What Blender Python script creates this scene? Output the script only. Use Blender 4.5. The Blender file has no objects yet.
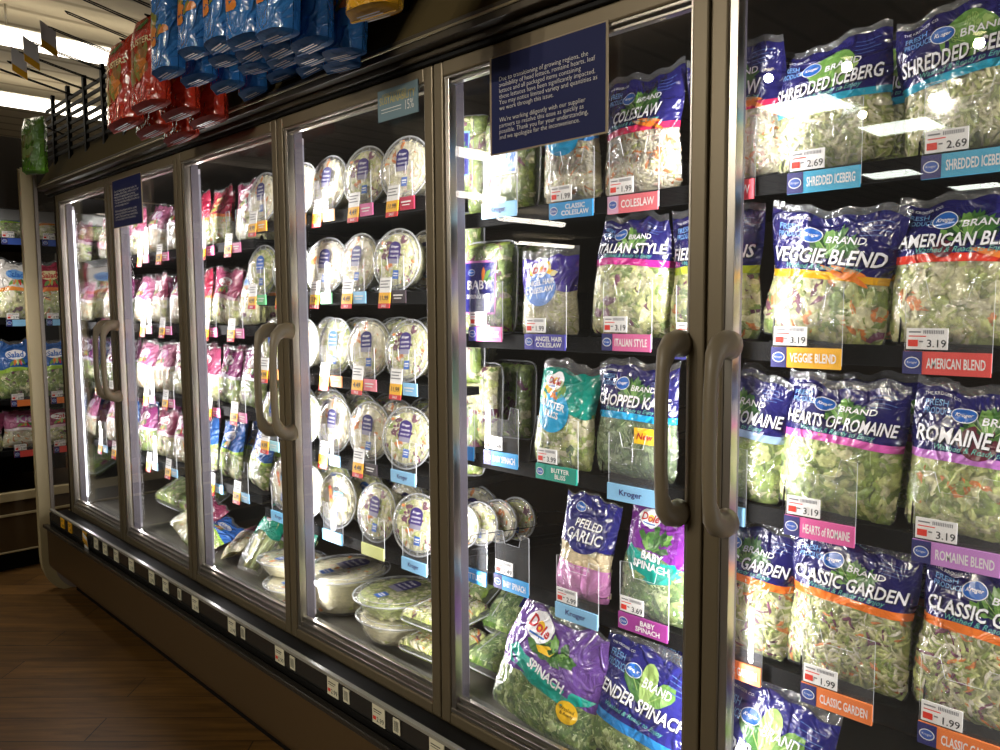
import bpy, math, random
from mathutils import Vector, Matrix
PI = math.pi
S = bpy.context.scene
COL = S.collection
rnd = random.Random(7)

# ------------------------------------------------------------------ camera
F_PX = 789.3446
YAW, PITCH, ROLL = .779333454, .0851591610, -.00629836872
CAM = Vector((0, -1.27869, 1.51959))
_F = Vector((-math.cos(YAW)*math.cos(PITCH), math.sin(YAW)*math.cos(PITCH), -math.sin(PITCH)))
_R0 = _F.cross(Vector((0, 0, 1))).normalized(); _U0 = _R0.cross(_F)
_R = _R0*math.cos(ROLL)+_U0*math.sin(ROLL); _U = _R.cross(_F)
cd = bpy.data.cameras.new('camera'); cam = bpy.data.objects.new('camera', cd); COL.objects.link(cam)
cd.sensor_width = 36; cd.lens = F_PX/1000*36; cd.clip_start = .02; cd.clip_end = 100
cam.matrix_world = Matrix(((_R.x, _U.x, -_F.x, CAM.x), (_R.y, _U.y, -_F.y, CAM.y), (_R.z, _U.z, -_F.z, CAM.z), (0, 0, 0, 1)))
S.camera = cam

# ------------------------------------------------------------------ materials
def lin(c):
    return c/12.92 if c <= .04045 else ((c+.055)/1.055)**2.4
def hx(h):
    h = h.lstrip('#')
    return tuple(lin(int(h[i:i+2], 16)/255) for i in (0, 2, 4))
_mats = {}
def newmat(name):
    m = bpy.data.materials.new(name); m.use_nodes = True
    nt = m.node_tree; nt.nodes.clear()
    out = nt.nodes.new('ShaderNodeOutputMaterial')
    return m, nt, out
def P(name, col, rough=.5, metal=0, coat=0, noise=0, nscale=30, bump=0, bscale=60, emis=0, spec=.5, sss=0):
    if name in _mats: return _mats[name]
    m, nt, out = newmat(name); N = nt.nodes; L = nt.links
    b = N.new('ShaderNodeBsdfPrincipled'); c = hx(col) if isinstance(col, str) else col
    b.inputs['Base Color'].default_value = (*c, 1); b.inputs['Roughness'].default_value = rough
    b.inputs['Metallic'].default_value = metal; b.inputs['Coat Weight'].default_value = coat
    b.inputs['Specular IOR Level'].default_value = spec
    if coat: b.inputs['Coat Roughness'].default_value = .12
    if emis:
        b.inputs['Emission Color'].default_value = (*c, 1); b.inputs['Emission Strength'].default_value = emis
    if noise or bump:
        tc = N.new('ShaderNodeTexCoord')
    if noise:
        t = N.new('ShaderNodeTexNoise'); t.inputs['Scale'].default_value = nscale; t.inputs['Detail'].default_value = 4
        L.new(tc.outputs['Object'], t.inputs['Vector'])
        r = N.new('ShaderNodeMapRange'); r.inputs[1].default_value = .3; r.inputs[2].default_value = .7
        r.inputs[3].default_value = 1-noise; r.inputs[4].default_value = 1+noise
        L.new(t.outputs['Fac'], r.inputs[0])
        mx = N.new('ShaderNodeVectorMath'); mx.operation = 'SCALE'; mx.inputs[0].default_value = c
        L.new(r.outputs[0], mx.inputs['Scale']); L.new(mx.outputs[0], b.inputs['Base Color'])
    if bump:
        t2 = N.new('ShaderNodeTexNoise'); t2.inputs['Scale'].default_value = bscale; t2.inputs['Detail'].default_value = 3
        L.new(tc.outputs['Object'], t2.inputs['Vector'])
        bp = N.new('ShaderNodeBump'); bp.inputs['Strength'].default_value = bump; bp.inputs['Distance'].default_value = .01
        L.new(t2.outputs['Fac'], bp.inputs['Height']); L.new(bp.outputs[0], b.inputs['Normal'])
    L.new(b.outputs[0], out.inputs[0])
    _mats[name] = m
    return m
def crinkle(nt, strength, s1=22, s2=9):
    N = nt.nodes; L = nt.links
    tc = N.new('ShaderNodeTexCoord')
    a = N.new('ShaderNodeTexNoise'); a.inputs['Scale'].default_value = s1; a.inputs['Detail'].default_value = 2.5; a.inputs['Distortion'].default_value = 1.6
    v = N.new('ShaderNodeTexVoronoi'); v.inputs['Scale'].default_value = s2*2.2; v.inputs['Randomness'].default_value = 1
    L.new(tc.outputs['Object'], a.inputs['Vector'])
    mp = N.new('ShaderNodeVectorMath'); mp.operation = 'ADD'
    L.new(tc.outputs['Object'], mp.inputs[0])
    sc = N.new('ShaderNodeVectorMath'); sc.operation = 'SCALE'; sc.inputs['Scale'].default_value = .05
    L.new(a.outputs['Color'], sc.inputs[0]); L.new(sc.outputs[0], mp.inputs[1]); L.new(mp.outputs[0], v.inputs['Vector'])
    ad = N.new('ShaderNodeMath'); ad.operation = 'MULTIPLY_ADD'; ad.inputs[1].default_value = .8
    L.new(v.outputs['Distance'], ad.inputs[0]); L.new(a.outputs['Fac'], ad.inputs[2])
    # sharp creases: ridges where a warped noise crosses its middle
    rn = N.new('ShaderNodeTexNoise'); rn.inputs['Scale'].default_value = s2*1.3; rn.inputs['Detail'].default_value = 1.2; rn.inputs['Distortion'].default_value = .8
    L.new(tc.outputs['Object'], rn.inputs['Vector'])
    r1 = N.new('ShaderNodeMath'); r1.operation = 'SUBTRACT'; r1.inputs[1].default_value = .5; L.new(rn.outputs['Fac'], r1.inputs[0])
    r2 = N.new('ShaderNodeMath'); r2.operation = 'ABSOLUTE'; L.new(r1.outputs[0], r2.inputs[0])
    r3 = N.new('ShaderNodeMapRange'); r3.interpolation_type = 'SMOOTHERSTEP'; r3.inputs[1].default_value = 0; r3.inputs[2].default_value = .06; r3.inputs[3].default_value = .5; r3.inputs[4].default_value = 0
    L.new(r2.outputs[0], r3.inputs[0])
    ad0 = ad; ad = N.new('ShaderNodeMath'); ad.operation = 'ADD'; L.new(ad0.outputs[0], ad.inputs[0]); L.new(r3.outputs[0], ad.inputs[1])
    bp = N.new('ShaderNodeBump'); bp.inputs['Strength'].default_value = strength; bp.inputs['Distance'].default_value = .012
    L.new(ad.outputs[0], bp.inputs['Height'])
    return bp
def clear_shader(nt, bp=None, rough=.08, haze=.03, tint=(1, 1, 1), ior=1.45, refl=1.0):
    N = nt.nodes; L = nt.links
    tr = N.new('ShaderNodeBsdfTransparent'); tr.inputs[0].default_value = (*tint, 1)
    gl = N.new('ShaderNodeBsdfGlossy'); gl.inputs['Roughness'].default_value = rough
    df = N.new('ShaderNodeBsdfDiffuse'); df.inputs[0].default_value = (.85, .87, .9, 1)
    fr = N.new('ShaderNodeLayerWeight'); fr.inputs['Blend'].default_value = .5
    if bp:
        L.new(bp.outputs[0], gl.inputs['Normal']); L.new(bp.outputs[0], fr.inputs['Normal'])
    f0 = ((ior-1)/(ior+1))**2
    pw = N.new('ShaderNodeMath'); pw.operation = 'POWER'; pw.inputs[1].default_value = 5; L.new(fr.outputs['Facing'], pw.inputs[0])
    fm = N.new('ShaderNodeMath'); fm.operation = 'MULTIPLY_ADD'; fm.inputs[1].default_value = (1-f0)*min(1, refl)*.9; fm.inputs[2].default_value = f0*refl; fm.use_clamp = True
    L.new(pw.outputs[0], fm.inputs[0])
    m1 = N.new('ShaderNodeMixShader'); m1.inputs[0].default_value = haze
    L.new(tr.outputs[0], m1.inputs[1]); L.new(df.outputs[0], m1.inputs[2])
    m2 = N.new('ShaderNodeMixShader'); L.new(fm.outputs[0], m2.inputs[0])
    L.new(m1.outputs[0], m2.inputs[1]); L.new(gl.outputs[0], m2.inputs[2])
    return m2
def clearmat(name, **k):
    if name in _mats: return _mats[name]
    m, nt, out = newmat(name)
    cr = k.pop('crink', 0); s1 = k.pop('s1', 22)
    bp = crinkle(nt, cr, s1) if cr else None
    sh = clear_shader(nt, bp, **k)
    nt.links.new(sh.outputs[0], out.inputs[0])
    _mats[name] = m
    return m
def printmat(name, stops, wob=.03, crink=.55):
    """printed film: stops = [(v, hex or None for clear film)]"""
    if name in _mats: return _mats[name]
    m, nt, out = newmat(name); N = nt.nodes; L = nt.links
    bp = crinkle(nt, crink)
    sh = clear_shader(nt, bp, rough=.12, haze=.06, refl=2.6)
    uv = N.new('ShaderNodeUVMap'); sp = N.new('ShaderNodeSeparateXYZ'); L.new(uv.outputs[0], sp.inputs[0])
    n = N.new('ShaderNodeTexNoise'); n.inputs['Scale'].default_value = 2.5; n.inputs['Detail'].default_value = 0
    L.new(uv.outputs[0], n.inputs['Vector'])
    ma = N.new('ShaderNodeMath'); ma.operation = 'MULTIPLY_ADD'; ma.inputs[1].default_value = wob
    L.new(n.outputs['Fac'], ma.inputs[0]); L.new(sp.outputs[1], ma.inputs[2])
    sb = N.new('ShaderNodeMath'); sb.operation = 'SUBTRACT'; sb.inputs[1].default_value = wob/2; L.new(ma.outputs[0], sb.inputs[0])
    cr = N.new('ShaderNodeValToRGB'); cr.color_ramp.interpolation = 'CONSTANT'
    e = cr.color_ramp.elements
    while len(e) > 1: e.remove(e[-1])
    for i, (v, c) in enumerate(stops):
        el = e[0] if i == 0 else e.new(v)
        el.position = v; el.color = (0, 0, 0, 0) if c is None else (*hx(c), 1)
    L.new(sb.outputs[0], cr.inputs[0])
    b = N.new('ShaderNodeBsdfPrincipled'); b.inputs['Roughness'].default_value = .22
    b.inputs['Coat Weight'].default_value = .8; b.inputs['Coat Roughness'].default_value = .1; b.inputs['Coat IOR'].default_value = 1.6
    L.new(bp.outputs[0], b.inputs['Normal']); L.new(bp.outputs[0], b.inputs['Coat Normal'])
    L.new(cr.outputs[0], b.inputs['Base Color'])
    mx = N.new('ShaderNodeMixShader'); L.new(cr.outputs[1], mx.inputs[0]); L.new(sh.outputs[0], mx.inputs[1]); L.new(b.outputs[0], mx.inputs[2])
    L.new(mx.outputs[0], out.inputs[0])
    _mats[name] = m
    return m
def inkmat(name, col, crink=.4):
    if name in _mats: return _mats[name]
    m, nt, out = newmat(name); N = nt.nodes; L = nt.links
    b = N.new('ShaderNodeBsdfPrincipled'); b.inputs['Base Color'].default_value = (*hx(col), 1)
    b.inputs['Roughness'].default_value = .3; b.inputs['Coat Weight'].default_value = .25; b.inputs['Coat Roughness'].default_value = .08
    bp = crinkle(nt, crink); L.new(bp.outputs[0], b.inputs['Coat Normal']); L.new(bp.outputs[0], b.inputs['Normal'])
    L.new(b.outputs[0], out.inputs[0]); _mats[name] = m
    return m
def emit(name, col, strength):
    if name in _mats: return _mats[name]
    m, nt, out = newmat(name)
    e = nt.nodes.new('ShaderNodeEmission'); e.inputs[0].default_value = (*hx(col), 1); e.inputs[1].default_value = strength
    nt.links.new(e.outputs[0], out.inputs[0]); _mats[name] = m
    return m

TAUPE = P('taupe_metal', '#6f634d', .42, .35)
OLIVE = P('olive_panel', '#5b4c33', .5)
BASEP = P('dark_brown_panel', '#4a3820', .45)
BLACK = P('black_plastic', '#0b0a09', .6, spec=.2)
DARK = P('dark_case_lining', '#241b10', .7, spec=.2)
SHELF = P('black_shelf_metal', '#080808', .8, spec=.15)
SILVER = P('brushed_silver', '#b9b2a8', .28, .9)
WHITEP = P('white_painted_metal', '#d9d4dc', .4)
CREAM = P('cream_bumper', '#b0a07a', .5)
GLASS = clearmat('door_glass', rough=.0, haze=.008, ior=1.5, refl=1.1)
FILM = clearmat('clear_film', crink=.6, rough=.1, haze=.05, refl=2.4)
RIGID = clearmat('clear_rigid_plastic', crink=.3, rough=.08, haze=.08, ior=1.5, refl=2.2, s1=40)
ACRYL = clearmat('clear_acrylic', rough=.04, haze=.035, ior=1.5, refl=1.0)
ACEDGE = clearmat('acrylic_edge_highlight', rough=.3, haze=.55)  # whitish mix paints the edge highlight into the acrylic's cut sides
RIM = clearmat('plastic_rim', rough=.15, haze=.35, ior=1.6, refl=1.5)
WHITE = P('white_card', '#f1efec', .5)
INK = P('black_ink', '#141414', .5)
REDINK = P('red_ink', '#d8321f', .5)
YELTAG = P('yellow_tag', '#f6b71d', .5)
REDTAG = P('red_tag', '#cf2f30', .5)
WIRE = P('black_wire', '#0b0a09', .55, spec=.3)
NAVYTAG = P('navy_tag', '#2a2a6a', .5)

# ------------------------------------------------------------------ mesh builder
class MB:
    def __init__(s):
        s.v = []; s.f = []; s.mi = []; s.mats = []; s.uv = {}; s.sm = []
    def m(s, mat):
        if mat not in s.mats: s.mats.append(mat)
        return s.mats.index(mat)
    def face(s, idx, mat, smooth=False, uv=None):
        s.f.append(tuple(idx)); s.mi.append(s.m(mat)); s.sm.append(smooth)
        if uv: s.uv[len(s.f)-1] = uv
    def add(s, pts):
        n = len(s.v); s.v += [tuple(p) for p in pts]; return n
    def box(s, a, b, mat):
        x0, y0, z0 = a; x1, y1, z1 = b
        n = s.add([(x0, y0, z0), (x1, y0, z0), (x1, y1, z0), (x0, y1, z0), (x0, y0, z1), (x1, y0, z1), (x1, y1, z1), (x0, y1, z1)])
        for q in ((0, 3, 2, 1), (4, 5, 6, 7), (0, 1, 5, 4), (1, 2, 6, 5), (2, 3, 7, 6), (3, 0, 4, 7)):
            s.face([n+i for i in q], mat)
        return s
    def grid(s, fn, nu, nv, mat, smooth=True, uvs=False, wrap=False):
        n = s.add([fn(i/nu, j/nv) for j in range(nv+1) for i in range(nu+1)])
        w = nu+1
        for j in range(nv):
            for i in range(nu):
                q = [n+j*w+i, n+j*w+i+1, n+(j+1)*w+i+1, n+(j+1)*w+i]
                s.face(q, mat, smooth, [(i/nu, j/nv), ((i+1)/nu, j/nv), ((i+1)/nu, (j+1)/nv), (i/nu, (j+1)/nv)] if uvs else None)
        return s
    def tube(s, path, r, mat, n=6, caps=True):
        path = [Vector(p) for p in path]; rs = r if isinstance(r, (list, tuple)) else [r]*len(path)
        rings = []; up = None
        for i, p in enumerate(path):
            d = (path[min(i+1, len(path)-1)]-path[max(i-1, 0)]).normalized()
            if up is None:
                up = Vector((0, 0, 1)) if abs(d.z) < .9 else Vector((1, 0, 0))
            a = d.cross(up).normalized(); b = a.cross(d).normalized(); up = b
            rr = rs[i]
            ra, rb = rr if isinstance(rr, tuple) else (rr, rr)
            rings.append(s.add([p+a*(ra*math.cos(2*PI*k/n))+b*(rb*math.sin(2*PI*k/n)) for k in range(n)]))
        for i in range(len(rings)-1):
            for k in range(n):
                s.face([rings[i]+k, rings[i]+(k+1) % n, rings[i+1]+(k+1) % n, rings[i+1]+k], mat, True)
        if caps:
            s.face([rings[0]+k for k in range(n)][::-1], mat); s.face([rings[-1]+k for k in range(n)], mat)
        return s
    def lathe_y(s, prof, mat, n=32, smooth=True):
        """profile [(r, y)] turned about the y axis"""
        rings = [s.add([(r*math.cos(2*PI*k/n), y, r*math.sin(2*PI*k/n)) for k in range(n)]) for r, y in prof]
        for i in range(len(rings)-1):
            for k in range(n):
                s.face([rings[i]+k, rings[i]+(k+1) % n, rings[i+1]+(k+1) % n, rings[i+1]+k], mat, smooth)
        return s
    def fill(s, pts, mat):
        n = s.add(pts); s.face(range(n, n+len(pts)), mat)
        return s
    def prism(s, pts2, y0, y1, mat, emat=None):
        """outline (x, z) extruded along y"""
        k = len(pts2)
        a = s.add([(x, y0, z) for x, z in pts2]); b = s.add([(x, y1, z) for x, z in pts2])
        s.face(range(a, a+k), mat); s.face(list(range(b, b+k))[::-1], mat)
        for i in range(k):
            j = (i+1) % k
            s.face([a+i, b+i, b+j, a+j], emat or mat)
        return s
    def build(s, name, parent=None, loc=(0, 0, 0), rot=(0, 0, 0), bevel=0):
        me = bpy.data.meshes.new(name); me.from_pydata(s.v, [], s.f)
        for m in s.mats: me.materials.append(m)
        me.polygons.foreach_set('material_index', s.mi); me.polygons.foreach_set('use_smooth', s.sm)
        if s.uv:
            ul = me.uv_layers.new(name='UVMap')
            for pi, uvs in s.uv.items():
                st = me.polygons[pi].loop_start
                for k, q in enumerate(uvs): ul.data[st+k].uv = q
        me.update()
        o = bpy.data.objects.new(name, me); COL.objects.link(o)
        o.location = loc; o.rotation_euler = rot
        if parent: o.parent = parent
        if bevel:
            md = o.modifiers.new('bevel', 'BEVEL'); md.width = bevel; md.segments = 2; md.limit_method = 'ANGLE'
        return o
def tag(o, label, cat, group=None):
    o['label'] = label; o['category'] = cat
    if group: o['group'] = group
    return o
def thing(name, label, cat, loc=(0, 0, 0), rot=(0, 0, 0), group=None):
    o = bpy.data.objects.new(name, None); COL.objects.link(o); o.empty_display_size = .05
    o.location = loc; o.rotation_euler = rot
    return tag(o, label, cat, group)
def struct(o):
    o['kind'] = 'structure'; return o
def copy_tree(o, loc, rot=None, label=None, group=None, parent=None):
    c = o.copy(); COL.objects.link(c); c.parent = parent
    for ch in o.children: copy_tree(ch, ch.location, None, None, None, c)
    c.location = loc
    if rot is not None: c.rotation_euler = rot
    if label: c['label'] = label
    if group: c['group'] = group
    return c

# text -> flat triangles, cached
_txt = {}
def text2d(s, bold=.0, shear=0., space=1.0):
    k = (s, bold, shear, space)
    if k not in _txt:
        cu = bpy.data.curves.new('t', 'FONT'); cu.body = s; cu.size = 1; cu.offset = bold; cu.shear = shear
        cu.resolution_u = 2; cu.space_character = space; cu.align_x = 'LEFT'
        ob = bpy.data.objects.new('t', cu)
        me = ob.to_mesh()
        v = [(q.co.x, q.co.y) for q in me.vertices]; f = [tuple(p.vertices) for p in me.polygons]
        ob.to_mesh_clear(); bpy.data.objects.remove(ob); bpy.data.curves.remove(cu)
        if v:
            x0 = min(a for a, b in v); x1 = max(a for a, b in v); y0 = min(b for a, b in v); y1 = max(b for a, b in v)
        else: x0 = x1 = y0 = y1 = 0
        _txt[k] = (v, f, x0, x1, y0, y1)
    return _txt[k]
class Art:
    """flat artwork laid on a surface through mp(x, z, off) -> point"""
    def __init__(s, mp, mb=None): s.mp = mp; s.mb = mb or MB(); s.k = 0
    def off(s, layer): return .0008+.0005*layer
    def poly(s, pts, mat, layer=0, rings=3):
        cx = sum(p[0] for p in pts)/len(pts); cz = sum(p[1] for p in pts)/len(pts); o = s.off(layer); n = len(pts)
        c = s.mb.add([s.mp(cx, cz, o)]); prev = None
        for r in range(1, rings+1):
            t = r/rings
            ring = s.mb.add([s.mp(cx+(x-cx)*t, cz+(z-cz)*t, o) for x, z in pts])
            for i in range(n):
                j = (i+1) % n
                if prev is None: s.mb.face([c, ring+i, ring+j], mat, True)
                else: s.mb.face([prev+i, ring+i, ring+j, prev+j], mat, True)
            prev = ring
    def ellipse(s, cx, cz, rx, rz, mat, layer=0, n=24, rings=2):
        s.poly([(cx+rx*math.cos(2*PI*i/n), cz+rz*math.sin(2*PI*i/n)) for i in range(n)], mat, layer, rings)
    def rect(s, x0, z0, x1, z1, mat, layer=0, nx=3):
        o = s.off(layer)
        for i in range(nx):
            a = x0+(x1-x0)*i/nx; b = x0+(x1-x0)*(i+1)/nx
            n = s.mb.add([s.mp(a, z0, o), s.mp(b, z0, o), s.mp(b, z1, o), s.mp(a, z1, o)]); s.mb.face([n, n+1, n+2, n+3], mat)
    def text(s, t, cx, cz, w, mat, h=None, layer=2, bold=0., shear=0., rot=0., align='c', maxw=None):
        v, f, x0, x1, y0, y1 = text2d(t, bold, shear)
        if not v: return
        if h is None: sz = sx = w/(x1-x0)
        else:
            sz = h/(y1-y0); sx = w/(x1-x0) if w else sz
            if maxw and sx*(x1-x0) > maxw: sx = maxw/(x1-x0)
        ox = {'c': (x0+x1)/2, 'l': x0}[align]; oz = (y0+y1)/2; o = s.off(layer); c, sn = math.cos(rot), math.sin(rot)
        pts = []
        for a, b in v:
            X = (a-ox)*sx; Z = (b-oz)*sz
            pts.append(s.mp(cx+X*c-Z*sn, cz+X*sn+Z*c, o))
        n = s.mb.add(pts)
        for q in f: s.mb.face([n+i for i in q], mat, True)
def flatmap(y=0):
    return lambda x, z, o: (x, y-o, z)

# ------------------------------------------------------------------ setting
def wood():
    m, nt, out = newmat('wood_plank_floor'); N = nt.nodes; L = nt.links
    tc = N.new('ShaderNodeTexCoord'); mp = N.new('ShaderNodeMapping'); mp.inputs['Rotation'].default_value = (0, 0, math.radians(-45))
    L.new(tc.outputs['Object'], mp.inputs['Vector'])
    br = N.new('ShaderNodeTexBrick'); br.inputs['Scale'].default_value = 1; br.inputs['Brick Width'].default_value = 1.2; br.inputs['Row Height'].default_value = .16
    br.inputs['Mortar Size'].default_value = .0025; br.inputs['Color1'].default_value = (*hx('#7d5a2c'), 1); br.inputs['Color2'].default_value = (*hx('#65471d'), 1); br.inputs['Mortar'].default_value = (*hx('#2a1b0d'), 1)
    L.new(mp.outputs[0], br.inputs['Vector'])
    m2 = N.new('ShaderNodeMapping'); m2.inputs['Scale'].default_value = (1.2, 14, 1); L.new(mp.outputs[0], m2.inputs['Vector'])
    n = N.new('ShaderNodeTexNoise'); n.inputs['Scale'].default_value = 2.2; n.inputs['Detail'].default_value = 7; n.inputs['Roughness'].default_value = .65; n.inputs['Distortion'].default_value = .5
    L.new(m2.outputs[0], n.inputs['Vector'])
    cr = N.new('ShaderNodeValToRGB'); cr.color_ramp.elements[0].position = .3; cr.color_ramp.elements[0].color = (.35, .33, .3, 1); cr.color_ramp.elements[1].position = .75; cr.color_ramp.elements[1].color = (1.3, 1.25, 1.15, 1)
    L.new(n.outputs['Fac'], cr.inputs[0])
    mx = N.new('ShaderNodeMixRGB'); mx.blend_type = 'MULTIPLY'; mx.inputs[0].default_value = 1; L.new(br.outputs[0], mx.inputs[1]); L.new(cr.outputs[0], mx.inputs[2])
    b = N.new('ShaderNodeBsdfPrincipled'); b.inputs['Roughness'].default_value = .5; L.new(mx.outputs[0], b.inputs['Base Color'])
    L.new(b.outputs[0], out.inputs[0]); return m
struct(MB().box((-9, -9, -.05), (2.5, 2, 0), wood()).build('floor'))
def ceilmat():
    m, nt, out = newmat('cream_ceiling_deck'); N = nt.nodes; L = nt.links
    tc = N.new('ShaderNodeTexCoord'); w = N.new('ShaderNodeTexWave'); w.inputs['Scale'].default_value = 1.1; w.bands_direction = 'X'
    L.new(tc.outputs['Object'], w.inputs['Vector'])
    cr = N.new('ShaderNodeValToRGB'); cr.color_ramp.elements[0].position = .0; cr.color_ramp.elements[0].color = (*hx('#9c8f76'), 1); cr.color_ramp.elements[1].position = .12; cr.color_ramp.elements[1].color = (*hx('#cfc3a8'), 1)
    L.new(w.outputs['Fac'], cr.inputs[0]); b = N.new('ShaderNodeBsdfPrincipled'); b.inputs['Roughness'].default_value = .8
    L.new(cr.outputs[0], b.inputs['Base Color']); L.new(b.outputs[0], out.inputs[0]); return m
ZC = 3.2
struct(MB().box((-22, -14, ZC), (3, 9, ZC+.08), ceilmat()).build('ceiling'))

# ceiling lights: long strips across the aisle, square panels over the aisle, round downlights
STRIP = emit('strip_tube', '#fff4e0', 6); PANEL = emit('panel_diffuser', '#f6fff4', 15); DOWN = emit('downlight_lens', '#ffeeb8', 9); STRIP2 = emit('aisle_strip_tube', '#fff6e8', 16)
FIX = P('white_fixture', '#d8d4c8', .5)
strips = [(-5.1, -.45, 3.6, 'second'), (-6.6, -.6, 4.2, 'first'), (-5.82, -4.5, -3.55, 'mid'), (-7.95, -6.6, -5.3, 'far'), (-9.45, -5.0, -3.1, 'leftmost'), (-9.6, -9.8, -8.2, 'x'), (-12.9, -14, -12, 'y')]
slab = ['bright ceiling strip light nearer the red snack bags, upper one at top left', 'ceiling strip light just above the black wire fence at top left',
        'short strip light mirrored in the top of the left glass doors', 'strip light mirrored beside the door edge left of the blue notice',
        'long strip light mirrored across the third door near the bowls', 'distant strip light mirrored in the dark gap under top shelf', 'farthest strip light mirrored low in the fifth door']
for (x, y0, y1, nm), lb in zip(strips, slab):
    t = thing('strip_light', lb, 'ceiling light', (x, (y0+y1)/2, ZC-.12), group='ceiling strip lights'); h = (y1-y0)/2
    hb = MB().box((-.05, -h, -.05), (.05, h, -.01), FIX)
    for q in (-.8, .8): hb.tube([(0, q*h, -.02), (0, q*h, .12)], .006, FIX, 6)
    hb.build('housing', t)
    MB().grid(lambda u, v: (.085*math.cos(PI*1.35*(u-.5)-PI/2), -h+2*h*v, -.05+.05*math.sin(PI*1.35*(u-.5)-PI/2)), 8, 1, STRIP if y1 > 0 else STRIP2).build('tube_lens', t)
for (x, y), lb in zip([(-3.0, -5.25), (-2.72, -6.65), (-3.75, -9.4), (-3.3, -11.4)], ['nearest square ceiling panel mirrored over the first iceberg bag', 'square ceiling panel mirrored over the second iceberg bag', 'square panel mirrored below the first iceberg tag', 'farthest square panel mirrored below the second iceberg tag']):
    t = thing('panel_light', lb, 'ceiling light', (x, y, ZC), group='square ceiling panels')
    b = MB()
    for a, c in (((-.33, -.33, -.03), (.33, -.3, 0)), ((-.33, .3, -.03), (.33, .33, 0)), ((-.33, -.3, -.03), (-.3, .3, 0)), ((.3, -.3, -.03), (.33, .3, 0))): b.box(a, c, FIX)
    b.build('frame', t); MB().box((-.3, -.3, -.02), (.3, .3, -.01), PANEL).build('diffuser', t)
for (x, y), lb in zip([(-2.714, -2.697), (-2.75, -4.1), (-2.255, -4.234), (-2.706, -5.7), (-1.491, -4.34), (-2.114, -5.55)], ['round downlight mirrored at the top of the fifth door', 'round downlight mirrored on the second coleslaw bag', 'round downlight mirrored above the first iceberg bag', 'round downlight mirrored low on the first iceberg bag', 'round downlight mirrored at the top of the second iceberg bag', 'round downlight mirrored between the two iceberg bags']):
    t = thing('downlight', lb, 'ceiling light', (x, y, ZC), (PI/2, 0, 0), 'round ceiling downlights')
    MB().lathe_y([(.055, .0), (.075, .0), (.08, -.012), (.055, -.015)], FIX, 20).build('ring', t)
    MB().lathe_y([(.036, -.008), (.02, -.016), (.001, -.018)], DOWN, 20).build('lens', t)

# ------------------------------------------------------------------ refrigerated case
ZB, ZT = .45, 2.1105
W = .76
GAPS = [-.7615+W*k for k in range(-5, 2)]            # door gaps, left to right
XL, XR = GAPS[0], GAPS[-1]
case = thing('refrigerated_case', 'long taupe refrigerated case with six glass doors, full of bagged salads', 'refrigerator', (XL, 0, 0))
def cpart(mb, name, bevel=0, label=None, parent=case):
    o = mb.build(name, parent, bevel=bevel)
    if parent is case: o.location = (-XL, 0, 0)
    if label: o['label'] = label
    return o
# base: kick, curved lower panel, bumper, price rail
cpart(MB().box((XL-.05, .02, 0), (XR, .1, .12), BLACK), 'kick_plate')
def basep(u, v):
    a = v
    y = -.105+.125*(1-min(1, a/.35))**2.2; z = .085+.28*a
    return (XL-.06+(XR-XL+.06)*u, y, z)
cpart(MB().grid(basep, 1, 14, BASEP), 'base_panel', label='dark brown curved base panel')
b = MB().box((XL-.06, -.11, .365), (XR, -.02, .385), BLACK).box((XL-.06, -.125, .375), (XR, -.1, .392), P('bumper_edge', '#3a3630', .25, .3)); cpart(b, 'bumper', .003)
b = MB(); b.box((XL-.06, -.09, .36), (XR, .0, .45), BLACK); b.box((XL-.0, -.012, .42), (XR, .03, .448), TAUPE); cpart(b, 'sill', .002)
rail = MB(); ry = -.098
rail.box((XL, ry, .412), (XR, ry+.008, .478), P('price_rail_plastic', '#2b2a28', .18))
rail.box((XL, ry-.006, .472), (XR, ry+.008, .482), P('price_rail_lip', '#8d8a80', .25)); rail.box((XL, ry-.006, .408), (XR, ry+.006, .416), BLACK)
rail = cpart(rail, 'price_rail', .001)
railx = [-4.36, -4.24, -4.02, -3.86, -3.74, -3.6, -3.42, -3.2, -3.06, -2.93, -2.79, -2.5, -2.42, -2.177, -2.1, -1.878, -1.81, -1.658, -1.58, -1.42]
CARD = P('rail_card', '#d9d3b8', .5)
for i, x in enumerate(railx):
    big = i not in (12, 14, 16, 18, 9)
    b = MB(); w, h = (.028, .026) if big else (.015, .02); a = Art(flatmap(ry-.002), b)
    b.box((x-w, ry-.003, .444-h), (x+w, ry-.0005, .444+h), CARD if i > 2 else YELTAG)
    if big:
        a.rect(x-w*.8, .455, x+w*.5, .458, INK, 1, 1); a.rect(x-w*.8, .449, x+w*.3, .451, INK, 1, 1); a.text('2.99', x+w*.25, .432, None, INK, .014, 1, .01)
        if i > 12: a.rect(x-w*.9, .428, x-w*.4, .438, REDINK, 1, 1)
    else:
        for k in range(5): a.rect(x-w*.7+k*.004, .43, x-w*.7+k*.004+.002, .458, INK, 1, 1)
    o = b.build('price_label', rail)
b = MB(); b.box((-.03, -.002, -.085), (.03, 0, 0), WHITE); b.box((-.03, -.003, -.05), (.03, -.002, -.02), YELTAG); Art(flatmap(-.003), b).text('3.99', 0, -.036, None, INK, .018, 1, .01)
o = b.build('hanging_tag', rail, (-3.98, -.11, .46), (.15, .25, 0)); o['label'] = 'price tag hanging askew below the rail'
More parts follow.
